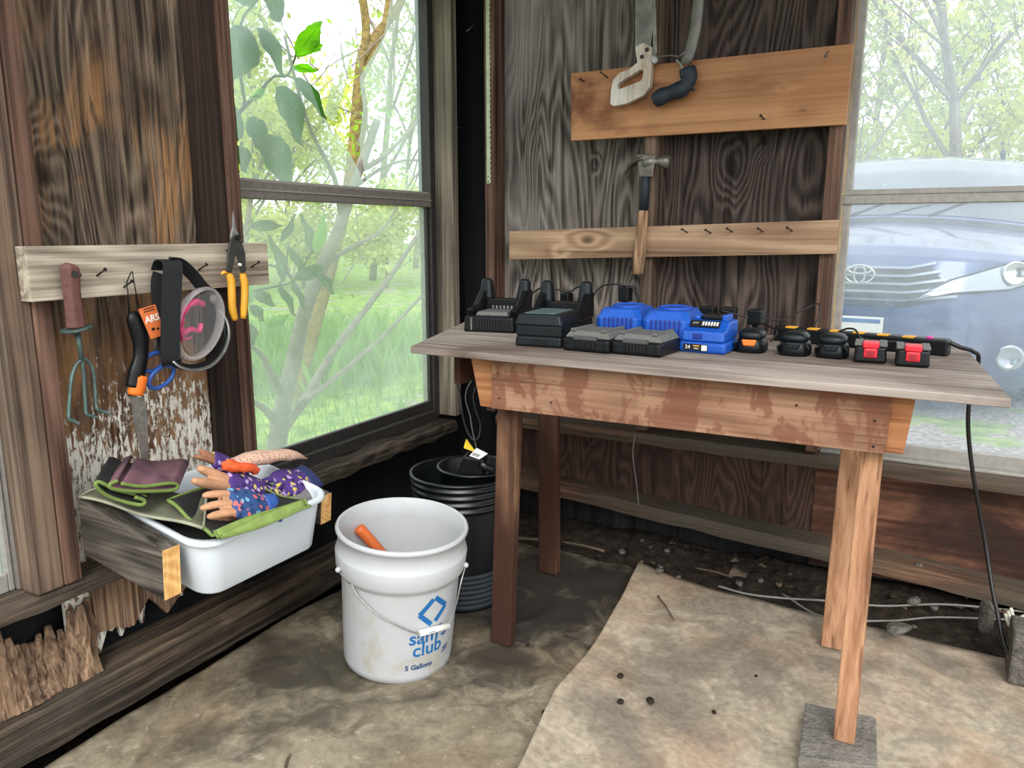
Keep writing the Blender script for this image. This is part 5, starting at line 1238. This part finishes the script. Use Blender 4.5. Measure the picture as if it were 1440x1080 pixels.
# gold lichened tree, seen through the gap of the broken pane
t = thing('lichen_tree', 'tree with thick gold lichened limbs outside the broken upper pane', 'tree', V(-2.2,1.0,-.03))
XL = -2.2
limb([(392,700),(405,600),(440,470),(474,340),(492,250),(500,170),(505,110)], .05, .04, 'trunk', 'barkgold', XL, t)
limb([(492,250),(510,170),(505,100),(515,40),(500,-60)], .04, .03, 'branch', 'barkgold', XL, t)
limb([(508,80),(530,48),(560,10),(575,-40)], .038, .03, 'branch', 'barkgold', XL, t)
limb([(505,110),(530,60),(545,20),(550,-60)], .038, .03, 'branch', 'barkgold', XL, t)
# broad leaved plant against the glass
W['broad'] = leafmat('broad leaf', (104,160,74), .5, .2); W['broadlit'] = leafmat('sunlit broad leaf', (170,226,60), .7, .12)
t = thing('broadleaf_shrub', 'broad leaved evergreen shrub pressing against the left window', 'shrub', V(-.2,-1.25,-.03))
def leaf(b, tp, wpx, x=-.12, dx=0., lit=False, fold=.25):
    A = WP(*b, x); B = WP(*tp, x+dx); X = B-A; L = X.length; X.normalize(); wd = wpx/1085*2.2*.5
    Z = V(1,0,.15); Z = (Z-X*Z.dot(X)).normalized(); Y = Z.cross(X)
    def f(u, v):
        hw = wd*max(.02, math.sin(math.pi*u**.8))**.75*(1-.25*u); s = (v-.5)*2; e = 1+.06*math.sin(u*26)*abs(s)
        return A + X*L*u + Y*s*hw*e + Z*(abs(s)*hw*fold - L*.12*u*u + .006*math.sin(u*9+s*3))
    m = MB(); m.slab(f, 14, 6, (.0006,0,0)); lo = m.build('leaf', W['broadlit' if lit else 'broad'], t, smooth=True, world=True)
    m = MB(); m.tube([A-X*.012, A+X*L*.3+Z*.001, A+X*L*.75-Z*L*.06], [.0018,.0014,.0006], 5); m.build('midrib', W['broadlit'], lo, smooth=True, world=True)
for a in [((415,77),(460,27),38,-.14,0,True),((432,68),(458,62),20,-.14,0,True),((416,110),(466,166),34),((390,122),(432,203),66,-.10),((345,38),(332,112),66,-.10),((364,40),(405,105),40,-.11),((365,195),(420,262),72,-.13),((333,205),(350,243),36,-.09),
          ((330,0),(350,-40),60),((395,30),(370,-20),50),((350,165),(372,212),50,-.15),((330,150),(318,215),46,-.15),((412,95),(452,98),16,-.15,0,True),((372,125),(352,142),14,-.12,0,True),
          ((440,356),(463,300),26,-.14,0,True),((437,352),(428,300),24,-.14,0,False),((406,348),(433,392),22,-.13),((414,391),(466,372),26,-.12),((448,386),(474,414),24,-.12),((400,396),(384,330),26,-.13),((410,398),(433,436),14,-.14),
          ((352,318),(404,316),20,-.16),((355,410),(392,430),24,-.14),((352,430),(375,452),22,-.14),((350,455),(360,486),22,-.10),((392,402),(420,445),20,-.15),((375,460),(412,442),20,-.15,0,True),((350,395),(340,440),30,-.10,0,True),((395,340),(420,300),16,-.15)]:
    leaf(*a)
def stem(pts, r0, r1, x=-.13):
    P = bez([WP(a,b,x) for a,b in pts], 5); m = MB(); m.tube(P, [r0+(r1-r0)*i/(len(P)-1) for i in range(len(P))], 7); m.build('stem', plain('green stem', (70,74,44), .7), t, smooth=True, world=True)
stem([(300,205),(335,160),(362,132),(385,108),(404,106),(416,78)], .007, .003); stem([(300,430),(345,412),(392,402),(412,394),(440,352)], .005, .0025); stem([(404,106),(416,112)], .003, .0025); stem([(345,150),(335,80),(340,30),(362,0)], .005, .004)
stem([(392,402),(402,380),(405,345)], .003, .002); stem([(412,394),(450,388)], .003, .002); stem([(340,200),(330,260),(340,330),(352,320)], .004, .002); stem([(300,205),(290,320),(300,430),(310,700)], .010, .009)

# grass tufts in the meadow
m = MB(); rr = random.Random(12)
for i in range(9000):
    if i < 7000: x = -rr.uniform(1.0,6.5); y = rr.uniform(-1.5,6.5); h = rr.uniform(.04,.14)
    else: x = rr.gauss(-3.0,.5); y = rr.gauss(2.2,.6); h = rr.uniform(.25,.5)
    a = rr.uniform(0,3.14); d = V(math.cos(a),math.sin(a),0)*rr.uniform(.004,.008); l = V(rr.uniform(-1,1),rr.uniform(-1,1),0)*h*.35; p = V(x,y,-.03)
    m.face([m.v(p-d), m.v(p+d), m.v(p+l*.4+d*.6+V(0,0,h*.6)), m.v(p+l+V(0,0,h))])
W['grass'] = leafmat('grass blades', (120,170,66), .35)
o = m.build('meadow_grass', W['grass'], origin='zero', fix=False); tag(o, 'green meadow grass with a taller clump outside the left window', 'grass', kind='stuff')
W['log'] = plain('pale log', (196,180,150), .9, 0, .2, 12, .3)
for a, b, r_, l in (((500,496),(640,486),.05,'pale log lying in the grass farther from the left window'),((495,530),(560,545),.03,'short pale log lying in the grass nearer the left window')):
    A = U(*a,'z',-.08); B = U(*b,'z',-.08); m = MB(); m.tube([A, A.lerp(B,.5)+V(0,0,.01), B], [r_, r_*.9, r_*.8], 10); o = m.build('fallen_log', W['log'], smooth=True); tag(o, l, 'log')

# ------------------------------------------------------------------ parked van
W['paint'] = None
g = G('dusty dark blue paint'); W['paint'] = g.done(g.bsdf(g.mix(g.rng(g.noise(g.co, 2.,5),.35,.7), sc((50,68,112)), sc((76,94,140))), .28, .35, Coat_Weight=.8, Coat_Roughness=.06))
g = G('windscreen glass'); W['screen'] = g.done(g.bsdf(sc((44,58,70)), .05, .2, Coat_Weight=1.0))
g = G('lamp glass'); W['lamp'] = g.done(g.bsdf(sc((168,178,190)), .10, .45, Coat_Weight=1.))
W['bar'] = plain('grille bar', (128,138,152), .3, .6, .05); W['chrome'] = plain('chrome', (212,216,220), .12, .95, .03); W['tyre'] = plain('tyre', (30,30,32), .8)
W['vanblack'] = plain('van black plastic', (34,38,44), .6); W['rimm'] = plain('alloy', (160,164,168), .3, .8)
van = thing('minivan', 'dusty dark blue minivan parked nose-on outside the right window', 'van', (1.30,2.85,-.03), math.radians(-3), None, None, 1.15)
#        y     z     w     a(lateral y) b(drop)
PR = [(.12,.16,.90,.42,.00),(.03,.26,.95,.45,.00),(-.01,.40,.97,.48,.00),(.0,.56,.98,.48,.0),(.03,.70,.975,.46,.01),(.07,.82,.965,.42,.02),(.12,.92,.95,.36,.05),(.22,.98,.94,.30,.08),(.45,1.04,.94,.24,.10),(.75,1.09,.94,.20,.11),(1.02,1.12,.93,.18,.10),
      (1.06,1.125,.90,.20,.08),(1.35,1.32,.85,.20,.07),(1.65,1.49,.79,.18,.06),(1.88,1.59,.76,.15,.06),(2.05,1.625,.74,.10,.06),(2.4,1.65,.74,.04,.07),(3.2,1.66,.74,0,.07),(4.3,1.65,.69,0,.07),(4.85,1.60,.66,-.04,.06),(5.0,1.3,.80,-.08,.04),(5.08,.9,.90,-.1,.02),(5.1,.3,.92,-.1,0)]
def prs(s):
    s = max(0, min(len(PR)-1.001, s)); i = int(s); t_ = s-i; return [PR[i][k]*(1-t_)+PR[i+1][k]*t_ for k in range(5)]
def SV(s, t_, off=0.):
    y, z, w_, a, b = prs(s); return V(w_*t_, y+a*abs(t_)**3.2-off, z-b*t_*t_+off*.3)
NS = len(PR)-1
m = MB(); m.grid(lambda u, v: SV(u*NS, v*2-1), 132, 40)
for sgn in (-1, 1):
    def side(u, v, sgn=sgn):
        s = 3 + u*(NS-3); e = SV(s, sgn); y, z, w_, a, b = prs(s)
        Z = e.z; belt = .95 if s > 6 else e.z
        k = [(e.x, e.z), (sgn*(.965 if s > 10 else abs(e.x)+.01), min(e.z-.005, 1.02)), (sgn*.99, min(e.z-.01,.8)), (sgn*.985, .5), (sgn*.96,.2)]
        q = v*4; i = min(3, int(q)); f = q-i; x = k[i][0]*(1-f)+k[i+1][0]*f; zz = k[i][1]*(1-f)+k[i+1][1]*f
        return V(x, e.y + (0.02*v if s < 6 else 0), zz)
    m.grid(side, 110, 16)
bmesh.ops.remove_doubles(m.bm, verts=m.bm.verts, dist=.002)
m.build('body', W['paint'], van, smooth=True)
def patch(name, s0, s1, t0, t1, mat, off=.004, nu=20, nv=24, par=None):
    m = MB(); m.grid(lambda u, v: SV(s0+(s1-s0)*u, t0+(t1-t0)*v, off), nu, nv); return m.build(name, W[mat], par or van, smooth=True)
patch('windscreen', 11.25, 14.3, -.955, .955, 'screen', .006)
patch('cowl', 10.2, 11.15, -.95, .95, 'vanblack', .004)
patch('sunroof', 15.6, 16.9, -.55, .55, 'screen', .006)
def sfor(x, z):
    lo, hi = 0., 8.
    for _ in range(30):
        s = (lo+hi)/2; y, zz, w_, a, b = prs(s); t_ = x/w_
        if zz-b*t_*t_ < z: lo = s
        else: hi = s
    return (lo+hi)/2
def zpatch(name, bot, top, mat, off=.006, par=None, th=None, n=24, nv=8):
    """bot, top: poly-lines (x,z) seen from the front"""
    def pl(P, u):
        q = u*(len(P)-1); i = min(len(P)-2, int(q)); f = q-i; return (P[i][0]*(1-f)+P[i+1][0]*f, P[i][1]*(1-f)+P[i+1][1]*f)
    def f(u, v):
        a = pl(bot, u); b = pl(top, u); x = a[0]*(1-v)+b[0]*v; z = a[1]*(1-v)+b[1]*v; s = sfor(x, z); return SV(s, x/prs(s)[2], off)
    m = MB(); m.grid(f, n, nv); return m.build(name, W[mat], par or van, smooth=True)
gr = zpatch('grille', [(-.50,.70),(-.26,.64),(.26,.64),(.50,.70)], [(-.36,.86),(-.2,.86),(.2,.86),(.36,.86)], 'vanblack', .008)
for k in range(5):
    z = .665+k*.045; xw = .50-.03*k
    zpatch('grille_bar', [(-xw,z+.03),(-.25,z),(.25,z),(xw,z+.03)], [(-xw,z+.044),(-.25,z+.014),(.25,z+.014),(xw,z+.044)], 'bar', .018, gr, nv=2)
for sgn in (-1,1):
    hl = zpatch('headlight', [(sgn*.26,.665),(sgn*.48,.72),(sgn*.75,.74),(sgn*.96,.82)], [(sgn*.27,.675),(sgn*.46,.79),(sgn*.70,.875),(sgn*.955,.925)], 'lamp', .012, n=30)
    rimp = []
    for P_, rev in (([(.26,.665),(.48,.72),(.75,.74),(.96,.82)], 0), ([(.955,.925),(.70,.875),(.46,.79),(.27,.675)], 1)):
        for (xa_,za_),(xb_,zb_) in zip(P_, P_[1:]):
            for k in range(5):
                xx = xa_+(xb_-xa_)*k/5; zz_2 = za_+(zb_-za_)*k/5; s = sfor(sgn*xx, zz_2); rimp.append(SV(s, sgn*xx/prs(s)[2], .014))
    m = MB(); m.tube(rimp, .006, 6, loop=True); m.build('lamp_edge', W['vanblack'], hl, smooth=True)
    s = sfor(sgn*.76,.82); c = SV(s, sgn*.76/prs(s)[2], .045); m = MB(); m.lathe([(.062,0),(.066,.006),(.058,.010),(.052,.004),(.01,.002)], 24, c, (sgn*.25,-1,.1)); m.build('projector_lens', W['chrome'], hl, smooth=True)
    s = sfor(sgn*.78,.36); c = SV(s, sgn*.78/prs(s)[2], .035); m = MB(); m.lathe([(.07,0),(.072,.006),(.055,.008),(.05,.002),(.01,.001)], 24, c, (sgn*.25,-1,0)); m.build('fog_lamp', W['lamp'], van, smooth=True)
    mr = MB(); mr.sphere((sgn*1.10,1.22,1.10), .11, (1.05,.6,.75), 3); mi = mr.build('mirror', W['paint'], van, smooth=True)
    m = MB(); m.tube([(sgn*.90,1.25,1.06),(sgn*1.04,1.23,1.06)], [.03,.03], 8); m.build('mirror_arm', W['vanblack'], mi, smooth=True)
    for yy in (1.05,4.05):
        m = MB(); m.lathe([(.20,0),(.31,.0),(.345,.03),(.345,.19),(.31,.22),(.20,.22)], 32, (sgn*.985-(.11 if sgn>0 else .11),yy,.346), (1,0,0)); wh = m.build('wheel', W['tyre'], van, smooth=True)
        m = MB(); m.lathe([(.01,-.02),(.05,-.02),(.19,.0),(.205,.01),(.205,.22),(.01,.24)], 24, (sgn*.985-.11,yy,.346), (1,0,0)); m.build('alloy_rim', W['rimm'], wh)
zpatch('lower_intake', [(-.55,.24),(.55,.24)], [(-.60,.36),(.60,.36)], 'vanblack', .006)
# oval emblem of three ellipses
s = sfor(0,.815)
def em(p): q = SV(s, 0, .030); return V(p[0], q.y, .815+p[1])
m = MB()
for rx, rz_, cz in ((.078,.052,0),(.030,.050,0),(.062,.022,.026)):
    m.tube([em((rx*math.cos(a/32*6.2832), cz+rz_*math.sin(a/32*6.2832))) for a in range(32)], .0065, 6, loop=True)
m.build('emblem', W['chrome'], van, smooth=True)
q = SV(sfor(0,.50), 0, .02); m = MB(); m.box((-.155,q.y-.012,.43),(.155,q.y,.58)); pl_ = m.build('license_plate', W['white'], van, bevel=.004)
m = MB(); m.box((-.14,q.y-.0135,.545),(.14,q.y-.012,.568)); m.build('plate_band', W['printblue'], pl_)
for sgn in (-1,1):
    A = V(sgn*.25,1.08,1.16); B = V(sgn*.25+.5,1.30,1.33); m = MB(); m.tube([A, A.lerp(B,.5)+V(0,-.03,.02), B+V(0,-.02,.02)], [.012,.009,.006], 6); m.build('wiper', W['vanblack'], van, smooth=True)
    m = MB(); m.tube([V(sgn*.62,2.3,1.64),V(sgn*.62,2.5,1.675),V(sgn*.62,4.0,1.675),V(sgn*.62,4.2,1.63)], .018, 8); m.build('roof_rail', W['vanblack'], van, smooth=True)
